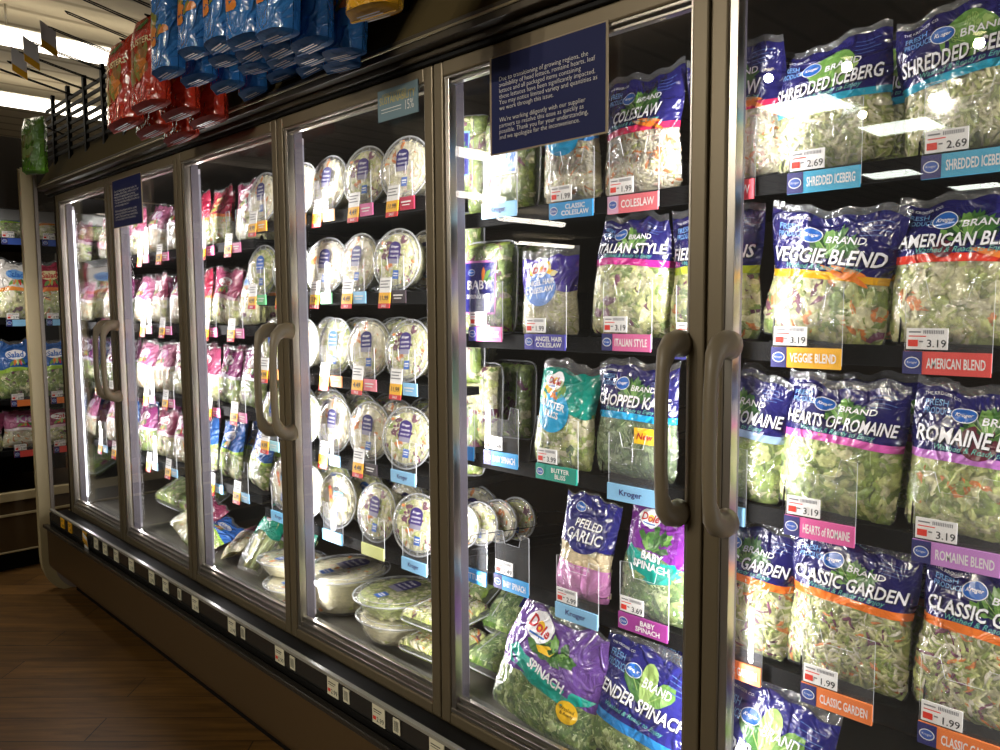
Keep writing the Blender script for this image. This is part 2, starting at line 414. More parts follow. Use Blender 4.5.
# shell: header, back, floor, ends, canopy
HDR = P('dark_olive_header', '#3b3222', .45, .2); b = MB(); b.box((XL-.1, -.02, ZT+.012), (XR, .12, ZT+.06), HDR); b.box((XL-.1, -.05, ZT+.028), (XR, .0, ZT+.062), HDR); b.box((XL-.1, -.056, ZT+.044), (XR, -.05, ZT+.05), P('bright_trim', '#a39779', .3, .6)); b.box((XL-.1, -.008, ZT+.001), (XR, .1, ZT+.012), BLACK)
cpart(b, 'header_rail', .002)
cpart(MB().grid(lambda u, v: (XL-.1+(XR-XL+.1)*u, -.045+.09*v, ZT+.062+.15*v), 1, 3, P('olive_fascia', '#4a4029', .95, spec=.05)), 'fascia')
b = MB(); b.box((XL-.1, .0, ZT+.02), (XR, .94, ZT+.05), DARK); b.box((XL-.1, .05, ZT+.05), (XR, .94, ZT+.14), DARK); cpart(b, 'canopy')
cpart(MB().box((XL-.04, .72, .3), (XR, .76, ZT+.02), DARK), 'back_panel')
b = MB(); b.box((XL, .045, .4), (XR, .74, .475), P('well_floor', '#5a574e', .45, .3)); b.box((XL, .045, .475), (XR, .06, .51), ACRYL); cpart(b, 'well_tray')
cpart(MB().box((XL-.04, .04, .45), (XL-.012, .75, ZT), P('mirror_end_wall', '#c9ccd0', .06, 1)), 'end_wall', label='mirror finished inner end wall')
# rounded end panel
pts = []
for i in range(9):
    a = i/8*PI/2; pts.append((-.12+.12*(1-math.sin(a)), .16*(1-math.cos(a))))
pts = pts[::-1]
outline = [(.93, .0)]+[(y, z) for y, z in [(.0, 0)]+[(-.12*math.sin(i/8*PI/2), .2*(1-math.cos(i/8*PI/2))) for i in range(1, 9)]]+[(-.12, 2.25), (-.055, 2.25), (-.055, .42), (.93, .42)]
def endpanel(x0, x1, mat, ins):
    b = MB(); o2 = [(y+ins if y < -.1 else (y+ins*.9 if z < .2 and y < .5 else y), z) for y, z in outline]
    n = len(o2); a = b.add([(x0, y, z) for y, z in o2]); c = b.add([(x1, y, z) for y, z in o2])
    b.face(range(a, a+n), mat); b.face(list(range(c, c+n))[::-1], mat)
    for i in range(n): j = (i+1) % n; b.face([a+i, a+j, c+j, c+i], mat)
    return b
ep = cpart(endpanel(XL-.165, XL-.115, CREAM, 0), 'end_panel', .004, 'olive end panel with a rounded foot')
cpart(endpanel(XL-.115, XL-.1, P('dull_mauve_trim', '#8c8178', .4), .055), 'end_seal', .003)
b = MB(); MF = GLASS; k = b.add([(XL-.1, -.062, .47), (XL-.012, .0, .49), (XL-.012, .0, ZT-.02), (XL-.1, -.062, ZT-.05)]); b.face([k, k+1, k+2, k+3], MF); k = b.add([(XL-.1, -.05, .47), (XL-.012, .012, .49), (XL-.012, .012, ZT-.02), (XL-.1, -.05, ZT-.05)]); b.face([k+3, k+2, k+1, k], MF); b.box((XL-.02, .0, .42), (XL-.004, .03, ZT+.01), DARK); cpart(b, 'corner_filler')
# interior mullions + light bars
LED = emit('led_lens_bright', '#f4f3ff', 4); LEDD = emit('led_lens_side', '#d9d2de', .5)
for i, g in enumerate(GAPS):
    cpart(MB().box((g-.034, .042, .45), (g+.034, .07, ZT), P('grey_lavender_metal', '#6d6770', .45)), 'mullion')
    lb = MB().box((g-.018, .07, .5), (g+.018, .086, 2.06), WHITEP)
    lb = cpart(lb, 'light_bar', .002)
    for s in (-1, 1):
        x = g+s*.0185
        if (i == 0 and s < 0) or (i == len(GAPS)-1 and s > 0): continue
        MB().box((x-.0012, .0725, .52), (x+.0012, .084, 2.04), LED if i == 0 else LEDD).build('led_lens', lb)
# shelves
SEC = [(XL+.01, -2.69, [1.775, 1.455, 1.135, .825]), (-2.67, -1.60, [1.825, 1.565, 1.30, 1.04, .785]), (-1.585, XR-.01, [1.76, 1.45, 1.135, .825])]
for x0, x1, zs in SEC:
    for z in zs:
        b = MB(); b.box((x0, .135, z-.022), (x1, .70, z), SHELF); b.box((x0, .125, z-.034), (x1, .135, z+.002), SHELF)
        n = int((x1-x0)/.02)
        cpart(b, 'shelf', .001)
# doors
def handle(x, s):
    r0 = (.024, .026); r1 = (.017, .019); r2 = (.0135, .011)
    path = [(x, .004, 1.13), (x, -.014, 1.128), (x, -.032, 1.13), (x, -.05, 1.145), (x, -.06, 1.175), (x, -.063, 1.22), (x, -.064, 1.29), (x, -.063, 1.36), (x, -.06, 1.405), (x, -.05, 1.435), (x, -.032, 1.45), (x, -.014, 1.452), (x, .004, 1.45)]
    rs = [r0, r0, (.022, .022), r1, r2, r2, r2, r2, r2, r1, (.022, .022), r0, r0]
    return MB().tube(path, rs, P('taupe_handle', '#7a6e58', .45), 14)
NM = ['first door from the left, bright light bar behind it', 'second door from the left, small notice in its corner', 'third door from the left', 'fourth door from the left, salad bowls behind it', 'fifth door with the large notice', 'right-hand door in front of the blend bags']
for k in range(6):
    x0 = GAPS[k]+.002; x1 = GAPS[k+1]-.002; st = .034
    b = MB()
    b.box((x0, 0, ZB), (x0+st, .04, ZT), TAUPE); b.box((x1-st, 0, ZB), (x1, .04, ZT), TAUPE)
    b.box((x0+st, 0, ZT-.036), (x1-st, .04, ZT), TAUPE); b.box((x0+st, 0, ZB), (x1-st, .04, ZB+.03), TAUPE)
    d = cpart(b, 'door', .004); d['label'] = NM[k]
    t = MB(); q0, q1, z0, z1 = x0+st, x1-st, ZB+.03, ZT-.036
    for i in range(3):
        t.box((q0, .004+.007*i, z0+.015*i), (q1, .03, z0+.011+.015*i), SILVER)
    t.box((q0, .006, z0), (q0+.016, .03, z1), SILVER); t.box((q1-.006, .006, z0), (q1, .03, z1), SILVER)
    t.box((q0, .004, z1-.006), (q1, .03, z1), SILVER); t.box((q0, .012, z1-.016), (q1, .03, z1-.01), SILVER)
    t.build('glazing_trim', d, bevel=.001)
    MB().box((q0-.01, .016, z0-.01), (q1+.01, .022, z1+.01), GLASS).build('glass', d)
    left = (k % 2 == 0)
    hxx = (x1+.002-.05) if left else (x0-.002+.05)
    handle(hxx, 1).build('handle', d)

# ------------------------------------------------------------------ signs on the doors
def sign(name, label, x0, x1, z0, z1, y, bg, border, fn):
    t = thing(name, label, 'sign', ((x0+x1)/2, y, (z0+z1)/2)); w = (x1-x0)/2; h = (z1-z0)/2
    MB().box((-w, -.0015, -h), (w, 0, h), border).build('backing', t)
    a = Art(flatmap(-.0015)); a.rect(-w*.965, -h*.97, w*.965, h*.97, bg, -1, 1); fn(a, w, h); a.mb.build('printed_sheet', t)
NAVY = P('navy_sheet', '#1d2350', .55, spec=.15); TAN = P('tan_border', '#8c7b5f', .5); SW = P('sign_white', '#e8e6e2', .6)
LINES = ['Due to transitioning of growing regions, the', 'availability of head lettuce, romaine hearts, leaf', 'lettuce and all packaged items containing', 'these lettuces have been significantly impacted.', 'You may notice limited variety and quantities as', 'we work through this issue.', '', "We're working diligently with our supplier", 'partners to resolve this issue as quickly as', 'possible. Thank you for your understanding,', 'and we apologize for the inconvenience.']
def notice(a, w, h):
    full = text2d(LINES[1]); fw = full[3]-full[2]
    sc = w*1.62/fw
    for i, l in enumerate(LINES):
        if not l: continue
        v = text2d(l); lw = (v[3]-v[2])*sc
        y = h*.50-i*h*.117
        a.text(l, -w*.81+lw/2, y, lw, SW, None, 1, -.012)
sign('notice_sign', 'large navy notice with white paragraphs and tan edge on the fifth door', -1.319, -.984, 1.863, 2.08, -.001, NAVY, TAN, notice)
sign('notice_sign', 'small navy notice with white lines on the second door', -3.725, -3.385, 1.878, 2.086, -.001, NAVY, TAN, notice)
def sust(a, w, h):
    g = P('sign_gold', '#b7a862', .6)
    a.text("WE'RE FOCUSED ON", -w*.15, h*.62, w*1.2, g, .008, 1); a.text('SUSTAINABILITY', 0, h*.28, w*1.75, g, .02, 1, .01)
    a.text('15%', w*.6, -h*.35, w*.4, SW, .024, 1); a.rect(-w*.8, -h*.3, w*.2, -h*.25, SW, 1, 1); a.rect(-w*.8, -h*.5, w*.2, -h*.46, SW, 1, 1)
sign('sustainability_sign', 'small slate teal sign with gold lettering in the corner of the fourth door', -1.745, -1.575, 2.008, 2.088, -.001, P('slate_teal', '#6d8791', .5), P('slate_edge', '#5c737c', .5), sust)

# ------------------------------------------------------------------ produce
def veg(name, col, n=.42): return P(name, col, .45, noise=n, nscale=75, coat=.1, bump=.35, bscale=110)
V = dict(pale=veg('lettuce_pale', '#dedaa8'), mid=veg('lettuce_mid', '#b2bd6c'), grn=veg('lettuce_green', '#829a42'), dark=veg('leaf_dark', '#47682b'),
         spin=veg('spinach_leaf', '#5f8238'), spinl=veg('spinach_light', '#8aa055'), kale=veg('kale_leaf', '#57703f'), kalel=veg('kale_light', '#8da071'), stem=veg('stem_pale', '#c9d89a'),
         white=veg('cabbage_white', '#efe8d0', .12), cream=veg('cabbage_cream', '#e6dfb9', .15), carrot=veg('carrot', '#e58a3a'), red=veg('red_cabbage', '#74304f'), pink=veg('pale_pink', '#e9c9b6'),
         garlic=veg('garlic_clove', '#ecd9ae', .1), brown=veg('crouton', '#b98248'), rom=veg('romaine', '#96aa4c'), roml=veg('romaine_light', '#c8cd80'), tom=veg('tomato_red', '#c94a35'))
PAL = dict(
    iceberg=(('shred', 330), [('pale', 5), ('mid', 3), ('cream', 2), ('roml', 1)], 'mid'),
    slaw=(('shred', 380), [('white', 5), ('cream', 4), ('carrot', 1.1), ('pink', 1), ('roml', .6)], 'cream'),
    angel=(('fine', 420), [('cream', 5), ('white', 4), ('roml', 2)], 'cream'),
    italian=(('leaf', 120), [('roml', 4), ('pale', 4), ('grn', 2), ('red', .7)], 'mid'),
    field=(('leaf', 120), [('roml', 4), ('grn', 3), ('pale', 3), ('carrot', .8), ('red', .7)], 'grn'),
    veggie=(('leaf', 120), [('pale', 4), ('roml', 3), ('grn', 2), ('carrot', .7), ('red', .8)], 'mid'),
    american=(('leaf', 110), [('pale', 5), ('roml', 3), ('cream', 2), ('carrot', .6), ('mid', 2)], 'mid'),
    romaine=(('leaf', 110), [('rom', 4), ('roml', 3), ('grn', 2), ('pale', 1)], 'grn'),
    rblend=(('leaf', 100), [('roml', 4), ('rom', 3), ('pale', 2), ('carrot', .7)], 'mid'),
    garden=(('shred', 330), [('pale', 5), ('roml', 4), ('white', 2), ('carrot', 1), ('red', .8), ('rom', 1)], 'mid'),
    kale=(('leaf', 170), [('kale', 4), ('kalel', 3), ('dark', 1)], 'kale'),
    butter=(('leaf', 110), [('roml', 4), ('cream', 3), ('rom', 3), ('dark', .7)], 'mid'),
    spinach=(('leaf', 160), [('spin', 5), ('spinl', 4), ('stem', 1.5), ('dark', 1)], 'spin'),
    garlic=(('clove', 60), [('garlic', 5), ('cream', 2)], 'garlic'),
    mix=(('leaf', 130), [('grn', 3), ('spinl', 3), ('red', 1.2), ('pale', 2), ('rom', 2)], 'grn'),
    kit=(('leaf', 60), [('roml', 3), ('red', .9), ('white', 3), ('pale', 3), ('grn', .8), ('carrot', .6)], 'pale'),
)
def smooth(t): t = max(0, min(1, t)); return t*t*(3-2*t)
class Bag:
    def __init__(s, w, h, D, lev, seed, crease=1., boxy=False, topw=1.0):
        s.w, s.h, s.D, s.lev, s.boxy, s.topw = w, h, D, lev, boxy, topw
        r = random.Random(seed); s.ph = [r.uniform(0, 6) for _ in range(8)]
        s.cr = []
        for _ in range(int(13*crease)):
            a = r.uniform(-1.3, 1.3) if r.random() < .6 else r.uniform(1.2, 1.9)
            s.cr.append((r.uniform(-.9, .9), r.uniform(.05, 1), math.cos(a), math.sin(a), r.uniform(.03, .07), r.choice((-1, 1))*r.uniform(.0008, .0028)*crease, r.uniform(.2, .6)))
        s.crease = crease
    def prof(s, u, v):
        if s.boxy:
            e = max(0, 1-abs(u)**7)**.4*max(0, 1-abs(2*v-1)**9)**.4
            return s.D*e
        cu = max(0, 1-abs(u)**2.6)**.6
        if v < s.lev: q = min(1, (v+.012)/.16)**.5
        else: q = 1+(.16-1)*smooth((v-s.lev)/(1.0-s.lev))
        top = 1-.85*smooth((v-.92)/.07)
        return s.D*cu*q*top
    def wr(s, u, v):
        if not s.crease: return 0
        e = max(0, 1-u*u)*(1 if v < .97 else .4); t = 0
        for cu, cv, dx, dz, wd, am, ln in s.cr:
            x, z = u-cu, (v-cv)*1.2; d = x*dz-z*dx; l = x*dx+z*dz
            if abs(d) < 3*wd and abs(l) < 2*ln: t += am*math.exp(-(d/wd)**2-(l/ln)**2)
        t += .0014*s.crease*(math.sin(5*u+s.ph[0]+3*v)+math.sin(9*v+s.ph[1]-2*u))
        return t*e
    def pos(s, u, v, side, off):
        x = u*s.w/2; z = v*s.h
        if not s.boxy:
            x *= (1-.05*math.exp(-((v-s.lev)/.12)**2)+.02*math.sin(7*v+s.ph[2])*(abs(u)**3))*(1+(s.topw-1)*smooth((v-s.lev)/(1-s.lev)))
            x *= .93+.07*min(1, v/.06)
            z += (.006*math.sin(4*u+s.ph[3])+.004*math.sin(11*u+s.ph[4]))*smooth((v-.7)/.3)
            z -= 0
        y = s.prof(u, v)*(1 if side < 0 else .75)+(s.wr(u, v) if side < 0 else 0)+off
        bend = .012*math.sin(2.2*v+s.ph[5])*smooth((v-.5)/.5) if not s.boxy else 0
        return (x, (-y if side < 0 else y)+bend, z)
    def mp(s, x, z, o): return s.pos(max(-1, min(1, x/(s.w/2))), z/s.h, -1, o)
    def film(s, mat, nu=26, nv=34):
        b = MB()
        # finer columns near the sides
        f = lambda t: math.copysign(abs(2*t-1)**.8, 2*t-1)
        b.grid(lambda a, c: s.pos(f(a), c, -1, 0), nu, nv, mat, True, True)
        b.grid(lambda a, c: s.pos(-f(a), c, 1, 0), nu//2, nv//2, mat, True, True)
        return b
    def contents(s, key, seed, dens=1., vmax=None):
        (kind, n), pal, base = PAL[key]; r = random.Random(seed); b = MB()
        vm = (s.lev+.06) if vmax is None else vmax; bm = V[base]
        b.grid(lambda a, c: s.pos((2*a-1)*.97, .012+c*(vm-.012), -1, -.0065), 14, 12, bm)
        b.grid(lambda a, c: s.pos((1-2*a)*.97, .012+c*(vm-.012), 1, -.004), 10, 8, bm)
        ks = [k for k, _ in pal]; ws = [q for _, q in pal]
        n = int((1.9 if kind == 'leaf' else 1.25)*n*dens*s.w*s.h*vm/(.2*.25*.6))
        for _ in range(n):
            m = V[r.choices(ks, ws)[0]]; u = r.uniform(-.95, .95); v = r.uniform(.03, vm-.01)
            a = r.uniform(0, PI); dep = -r.uniform(.0012, .006); c, sn = math.cos(a), math.sin(a)
            def at(l, t, o):
                U = u+(l*c-t*sn)/(s.w/2); Z = v+(l*sn+t*c)/s.h
                return s.pos(max(-.985, min(.985, U)), max(.01, min(vm+.02, Z)), -1, min(-.0008, dep+o))
            if kind in ('shred', 'fine'):
                L = r.uniform(.014, .034); t = r.uniform(.0013, .0034)*(.55 if kind == 'fine' else 1); bd = r.uniform(-.006, .006)
                pr = None
                for i in range(5):
                    q = i/4-.5; l = q*L; cz = bd*(1-4*q*q); o = .004*(1-4*q*q)-.002
                    k = b.add([at(l, cz-t, o-.001), at(l, cz, o+.0006), at(l, cz+t, o-.001)])
                    if pr is not None: b.face([pr, k, k+1, pr+1], m, True); b.face([pr+1, k+1, k+2, pr+2], m, True)
                    pr = k
            elif kind == 'clove':
                L = r.uniform(.011, .016); T = L*.62
                ring = None; c0 = b.add([at(0, 0, .006)])
                for q, o in ((.45, .0045), (.8, .001), (1, -.006)):
                    k = b.add([at(L*q*math.cos(i*PI/5), T*q*math.sin(i*PI/5)*(1-.25*math.cos(i*PI/5)), o) for i in range(10)])
                    for i in range(10):
                        j = (i+1) % 10
                        b.face([c0, k+i, k+j] if ring is None else [ring+i, k+i, k+j, ring+j], m, True)
                    ring = k
            else:
                L = r.uniform(.009, .026); T = L*r.uniform(.35, .85); rib = r.random() < .55; pts = []; nn = 11
                jag = [r.uniform(.55, 1.25) for _ in range(nn)]; fold = r.uniform(-.005, .005); wv = r.uniform(0, 6)
                c0 = b.add([at(0, 0, .0004)])
                k1 = b.add([at(.55*L*jag[i]*math.cos(2*PI*i/nn), .55*T*jag[i]*math.sin(2*PI*i/nn), .0015+fold*.4*math.sin(2*PI*i/nn)-.001) for i in range(nn)])
                k2 = b.add([at(L*jag[i]*math.cos(2*PI*i/nn), T*jag[i]*math.sin(2*PI*i/nn), -.001+fold*math.sin(2*PI*i/nn)+.0016*math.sin(3*i+wv)) for i in range(nn)])
                for i in range(nn):
                    j = (i+1) % nn
                    b.face([c0, k1+i, k1+j], m, True); b.face([k1+i, k2+i, k2+j, k1+j], m, True)
                if rib:
                    k = b.add([at(-L*.9, -.0006, .0006), at(L*.7, -.0003, .0012), at(L*.7, .0003, .0012), at(-L*.9, .0012, .0006)])
                    b.face([k, k+1, k+2, k+3], V['stem'], True)
        return b

IK = dict(dim=inkmat('ink_dim_blue', '#4c66a6'), white=inkmat('ink_white', '#f2f1f4'), sky=inkmat('ink_sky', '#6fa0d8'), blue=inkmat('ink_logo_blue', '#2463b8'), black=inkmat('ink_black', '#15151c'), navy=inkmat('ink_navy', '#23246e'),
          g1=inkmat('ink_leaf', '#3f6d33'), g2=inkmat('ink_leaf_light', '#6b9848'), g3=inkmat('ink_leaf_dark', '#244a26'), g4=inkmat('ink_leaf_pale', '#9dba6a'), org=inkmat('ink_orange', '#e07a2c'), rd=inkmat('ink_red', '#c0272d'), mar=inkmat('ink_maroon', '#5c1f30'),
          teal=inkmat('ink_teal', '#0f9c8c'), cyan=inkmat('ink_cyan', '#1fa3d6'), peri=inkmat('ink_periwinkle', '#6f95d8'), yel=inkmat('ink_yellow', '#f4c22a'), crm=inkmat('ink_cream', '#e9dca8'), pk=inkmat('ink_pink', '#d77fc0'), mint=inkmat('ink_mint', '#67b3a5'))
def leaf_pts(cx, cz, L, Wd, ang, r, ruf=.12, n=18):
    o = []
    for i in range(n):
        t = 2*PI*i/n; rr = 1+ruf*math.sin(7*t+r)+ruf*.6*math.sin(11*t+2*r)
        x = L*.5*math.cos(t)*rr+L*.5; z = Wd*.5*math.sin(t)*rr*(.75+.25*math.cos(t))
        o.append((cx+x*math.cos(ang)-z*math.sin(ang), cz+x*math.sin(ang)+z*math.cos(ang)))
    return o
def bunch(A, cx, cz, R, seed, kind='head'):
    r = random.Random(seed)
    if kind == 'ball':
        A.ellipse(cx, cz, R, R*.85, IK['g2'], 0, 22)
        for k in range(7):
            a = r.uniform(.2, 2.9); A.poly(leaf_pts(cx+R*.2*math.cos(a), cz-R*.2, R*.95, R*.6, a, k, .08), IK[('g4', 'g1', 'g2')[k % 3]], 0)
    elif kind == 'spin':
        for k, a in enumerate((2.3, .8, 1.6)):
            A.poly(leaf_pts(cx, cz-R*.5, R*1.5, R*.9, a, k, .03), IK[('g1', 'g2', 'g4')[k]], 0+.3*k)
            A.poly(leaf_pts(cx, cz-R*.5, R*1.3, R*.05, a, k, 0, 8), IK['g4'], .6+.3*k, 1)
    else:
        for k in range(11):
            a = PI*(.08+.84*((k*5) % 11)/10); l = R*r.uniform(1.1, 1.5)
            A.poly(leaf_pts(cx, cz-R*.6, l, R*r.uniform(.55, .8), a, k*1.7, .16), IK[('g3', 'g1', 'g2', 'g1')[k % 4]], .1*k)
        for k in range(4):
            A.poly(leaf_pts(cx, cz-R*.6, R*1.1, R*.05, PI*(.25+.17*k), 0, 0, 8), IK['g4'], 1.3, 1)
def k_logo(A, cx, cz, r):
    A.ellipse(cx, cz, r*1.08, r*.78, IK['white'], 1.6); A.ellipse(cx, cz, r, r*.7, IK['blue'], 2)
    A.text('Kroger', cx, cz, r*1.5, IK['white'], None, 2.6, .02, .35)
def d_logo(A, cx, cz, r, rot=0):
    A.poly([(cx+r*1.2*math.cos(t)*(1 if math.sin(t) > 0 else .9), cz+r*.85*math.sin(t)*(1 if math.cos(t) > 0 else .85)) for t in [2*PI*i/24 for i in range(24)]], IK['white'], 1.2)
    A.ellipse(cx+.05*r, cz+.05*r, r*.28, r*.3, IK['yel'], 1.6)
    A.text('Dole', cx, cz+.02*r, r*1.75, IK['rd'], None, 2, .03, .1, rot); A.rect(cx-r*.6, cz-r*.52, cx+r*.6, cz-r*.42, IK['blue'], 2)
def title(A, t, cx, cz, w, h, rot=0, shear=.12):
    A.text(t, cx+.0014, cz-.0016, w, IK['black'], h, 1.6, .035, shear, rot); A.text(t, cx, cz, w, IK['white'], h, 2.4, .018, shear, rot)

def kroger_bag(name, label, group, ttl, band, pal, w=.212, h=.25, lev=.5, seed=1, art='head', tw=.9, top=.94, extra=None, hdr='#242260', D=.034, topw=1.0, sub='Washed & Ready to Enjoy', bandh=.055, tz=None, dens=1.):
    B = Bag(w, h, D, lev, seed, 1., topw=topw)
    pm = printmat('print_'+name+str(seed), [(0, None), (lev, band), (lev+bandh, hdr), (top, None)])
    t = thing('salad_bag', label, 'salad bag', group=group)
    B.film(pm).build('printed_film', t)
    B.contents(pal, seed+50, dens).build('salad', t)
    A = Art(B.mp); hz = lev+bandh; H = (top-hz)*h; z0 = hz*h
    bunch(A, w*.04, z0+H*.5, H*(.36 if art != 'ball' else .42), seed, art)
    if extra == 'carrot':
        for k, (a, q) in enumerate(((-.35, .06), (-.2, .14), (-.5, .2))):
            A.poly(leaf_pts(w*q-.02, z0+H*.12, w*.3, w*.05, a, k, .02, 12), IK['org'], .8+.2*k, 2)
    elif extra == 'radish':
        A.ellipse(w*-.12, z0+H*.1, .017, .014, IK['mar'], .9); A.poly(leaf_pts(w*.05, z0+H*.1, w*.3, w*.06, -.25, 1, .02, 12), IK['org'], .9, 2)
    elif extra == 'beet':
        A.ellipse(w*-.02, z0+H*.22, .03, .028, IK['mar'], .7)
    tz = z0+H*.27 if tz is None else tz
    title(A, ttl, 0, tz, w*tw, min(.028, H*.26))
    A.text('BRAND', w*.13, tz+H*.29, w*.3, IK['white'], H*.12, 2.4, .012, .1)
    k_logo(A, -w*.14, tz+H*.36, w*.08)
    A.text('THE KROGER CO.', -w*.3, z0+H*.9, w*.26, IK['white'], None, 1.4); A.text('FRESH', -w*.335, z0+H*.76, w*.16, IK['sky'], H*.1, 1.4, .01); A.text('PRODUCE', -w*.32, z0+H*.63, w*.2, IK['sky'], H*.1, 1.4, .01)
    for k in range(4): A.rect(w*.22, z0+H*(.86-.07*k), w*(.42-.05*(k % 2)), z0+H*(.872-.07*k), IK['dim'], 1, 6)
    A.text(sub, 0, tz-H*.2, w*.62, IK['mint'], None, 2, 0, .35)
    A.mb.build('printed_artwork', t)
    return t
def place(t, x, y, z, rz=0, tilt=0, lean=0):
    t.location = (x, y, z); t.rotation_mode = 'XYZ'; t.rotation_euler = (lean, tilt, rz)

# clear stop with name strip and price card
PC = {}
def stop(x, z, strip, txt, label, price='3.19', sq=NAVYTAG, w=.128, h=.125, y=.118, tcol=SW, sw=None, card=True, notch=True, mark='K', group=None):
    t = thing('shelf_stop', label, 'shelf divider', (x, y, z), group=group)
    sh = .037; q = w/2
    o = [(-q, -.022), (q, -.022), (q, h*.98), (q*.55, h), (q*.42, h*.74), (-q*.42, h*.74), (-q*.55, h), (-q, h*.98)] if notch else [(-q, -.022), (q, -.022), (q, h), (-q, h)]
    MB().prism(o, -.0012, .0012, ACRYL, ACEDGE).build('clear_panel', t)
    b = MB(); b.box((-q, -.006, -.028), (q, -.0015, -.028+sh), strip)
    a = Art(flatmap(-.006), b)
    if sq:
        a.rect(-q, -.028, -q+sh*.8, -.028+sh, sq, -1, 1); m = Art(flatmap(-.006), b)
        cx = -q+sh*.4
        m.ellipse(cx, -.0095, .012, .0095, SW, .2, 16, 1); m.ellipse(cx, -.0095, .0105, .008, P('tag_logo_blue', '#3558a8', .5), .4, 16, 1); m.text('Kroger' if mark == 'K' else 'Dole', cx, -.0095, .015, SW, None, .8)
        x0 = -q+sh*.8
    else: x0 = -q
    if txt:
        ls = txt.split('\n'); ww = (q-x0)*.86*(sw or 1)
        for i, l in enumerate(ls):
            a.text(l, (x0+q)/2, -.028+sh*(.5 if len(ls) == 1 else (.7-.38*i)), ww if len(ls) == 1 else None, tcol, .017 if len(ls) == 1 else .0115, 1, .02, 0, maxw=ww)
    b.build('name_strip', t)
    if card:
        b = MB(); c0 = -q+.004; b.box((c0, -.0045, .0125), (c0+.062, -.0025, .047), WHITE); a = Art(flatmap(-.0045), b)
        a.rect(c0+.004, .0395, c0+.022, .042, P('grey_ink', '#77777a', .5), 0, 1)
        for k in range(12): a.rect(c0+.026+k*.0026, .038, c0+.026+k*.0026+.0014, .044, P('grey_ink', '#77777a', .5), 0, 1)
        a.rect(c0+.004, .033, c0+.03, .0348, REDINK, 0, 1); a.rect(c0+.003, .017, c0+.018, .028, REDINK, 0, 1); a.rect(c0+.02, .024, c0+.026, .0265, P('grey_ink', '#77777a', .5), 0, 1)
        a.text(price, c0+.046, .0225, None, INK, .0125, 1, .01); b.build('price_card', t)
    return t
T = lambda n, c: P('tag_'+n, c, .45)
CY, LB, PKT, YT, RT, PPT, TLT, MGT, ORT, BLT, CORAL, YGT, PUR = T('cyan', '#2f9fc4'), T('light_blue', '#8cc4ea'), T('pink', '#d9689c'), T('yellow', '#f0b22c'), T('red', '#e2504a'), T('violet', '#c98ad0'), T('teal', '#169a86'), T('magenta', '#a03c90'), T('orange', '#ee8140'), T('blue', '#2f95d4'), T('coral', '#e06a74'), T('yellow_green', '#b9cf3a'), T('purple', '#4a46a0')

ZA, ZBB, ZCC, ZD = 1.76, 1.45, 1.135, .825
YB = .16      # bag mid plane behind the stops
R_ = math.radians
def bag(args, x, z, rz=0, tilt=0, y=YB, lean=-.05, **k):
    t = kroger_bag(*args, **k); place(t, x-.024, y, z+.003, R_(rz), R_(tilt), lean); return t
G = 'bagged salads and greens in the right-hand doors'
# row A
bag(('coleslaw', 'navy and red banded coleslaw bag directly right of the large notice', G, 'COLESLAW', '#d92f5c', 'slaw'), -.992, ZA, 0, -2, h=.262, seed=3, tw=.62, extra='carrot', art='head', w=.2, lev=.47)
bag(('coleslaw', 'navy and red banded coleslaw bag partly behind the right-hand door post', G, 'COLESLAW', '#d92f5c', 'slaw'), -.765, ZA, 0, -4, h=.262, seed=4, tw=.62, extra='carrot', w=.205, lev=.47)
bag(('iceberg', 'shredded iceberg bag with light panel reflected on its left edge', G, 'SHREDDED ICEBERG', '#2fa0bd', 'iceberg'), -.578, ZA, 0, -5, h=.236, seed=5, art='ball', w=.213, lev=.46)
bag(('iceberg', 'shredded iceberg bag cut by the right edge of the picture', G, 'SHREDDED ICEBERG', '#2fa0bd', 'iceberg'), -.355, ZA, -3, -6, h=.245, seed=6, art='ball', w=.215, lev=.46)
# row B
bag(('italian', 'italian style salad bag with magenta band, twisted at the top', G, 'ITALIAN STYLE', '#c22a86', 'italian'), -1.022, ZBB, 6, 3, h=.27, seed=7, w=.2, lev=.57, topw=.8, D=.042)
bag(('field', 'field greens bag with yellow-green band half hidden by the door post', G, 'FIELD GREENS', '#b7cc2e', 'field'), -.815, ZBB, 0, 0, h=.262, seed=8, extra='carrot', w=.205, lev=.5)
bag(('veggie', 'veggie blend bag with yellow band, tilted to the right', G, 'VEGGIE BLEND', '#efb027', 'veggie'), -.598, ZBB, -3, 7, h=.245, seed=9, extra='carrot', w=.232, lev=.46, topw=1.08)
bag(('american', 'american blend bag with red band at right edge', G, 'AMERICAN BLEND', '#e2402c', 'american'), -.365, ZBB, 0, 1, h=.25, seed=10, extra='radish', w=.225, lev=.53)
# row C
bag(('kale', 'chopped kale bag with bright blue band and yellow new sticker', G, 'CHOPPED KALE', '#23a5dc', 'kale'), -1.005, ZCC, 0, 1, h=.262, seed=11, w=.215, lev=.5, D=.036)
bag(('romaine', 'chopped romaine bag with pale blue band behind the door handles', G, 'CHOPPED ROMAINE', '#9db9e0', 'romaine'), -.772, ZCC, 0, 6, h=.255, seed=12, w=.215, lev=.5)
bag(('hearts', 'hearts of romaine bag with pink band', G, 'HEARTS OF ROMAINE', '#de62b4', 'romaine'), -.562, ZCC, 0, 4, h=.25, seed=13, w=.222, lev=.53)
bag(('rblend', 'romaine blend bag with violet band at right edge', G, 'ROMAINE BLEND', '#c97fd0', 'rblend'), -.33, ZCC, 0, 3, h=.255, seed=14, extra='beet', w=.225, lev=.48)
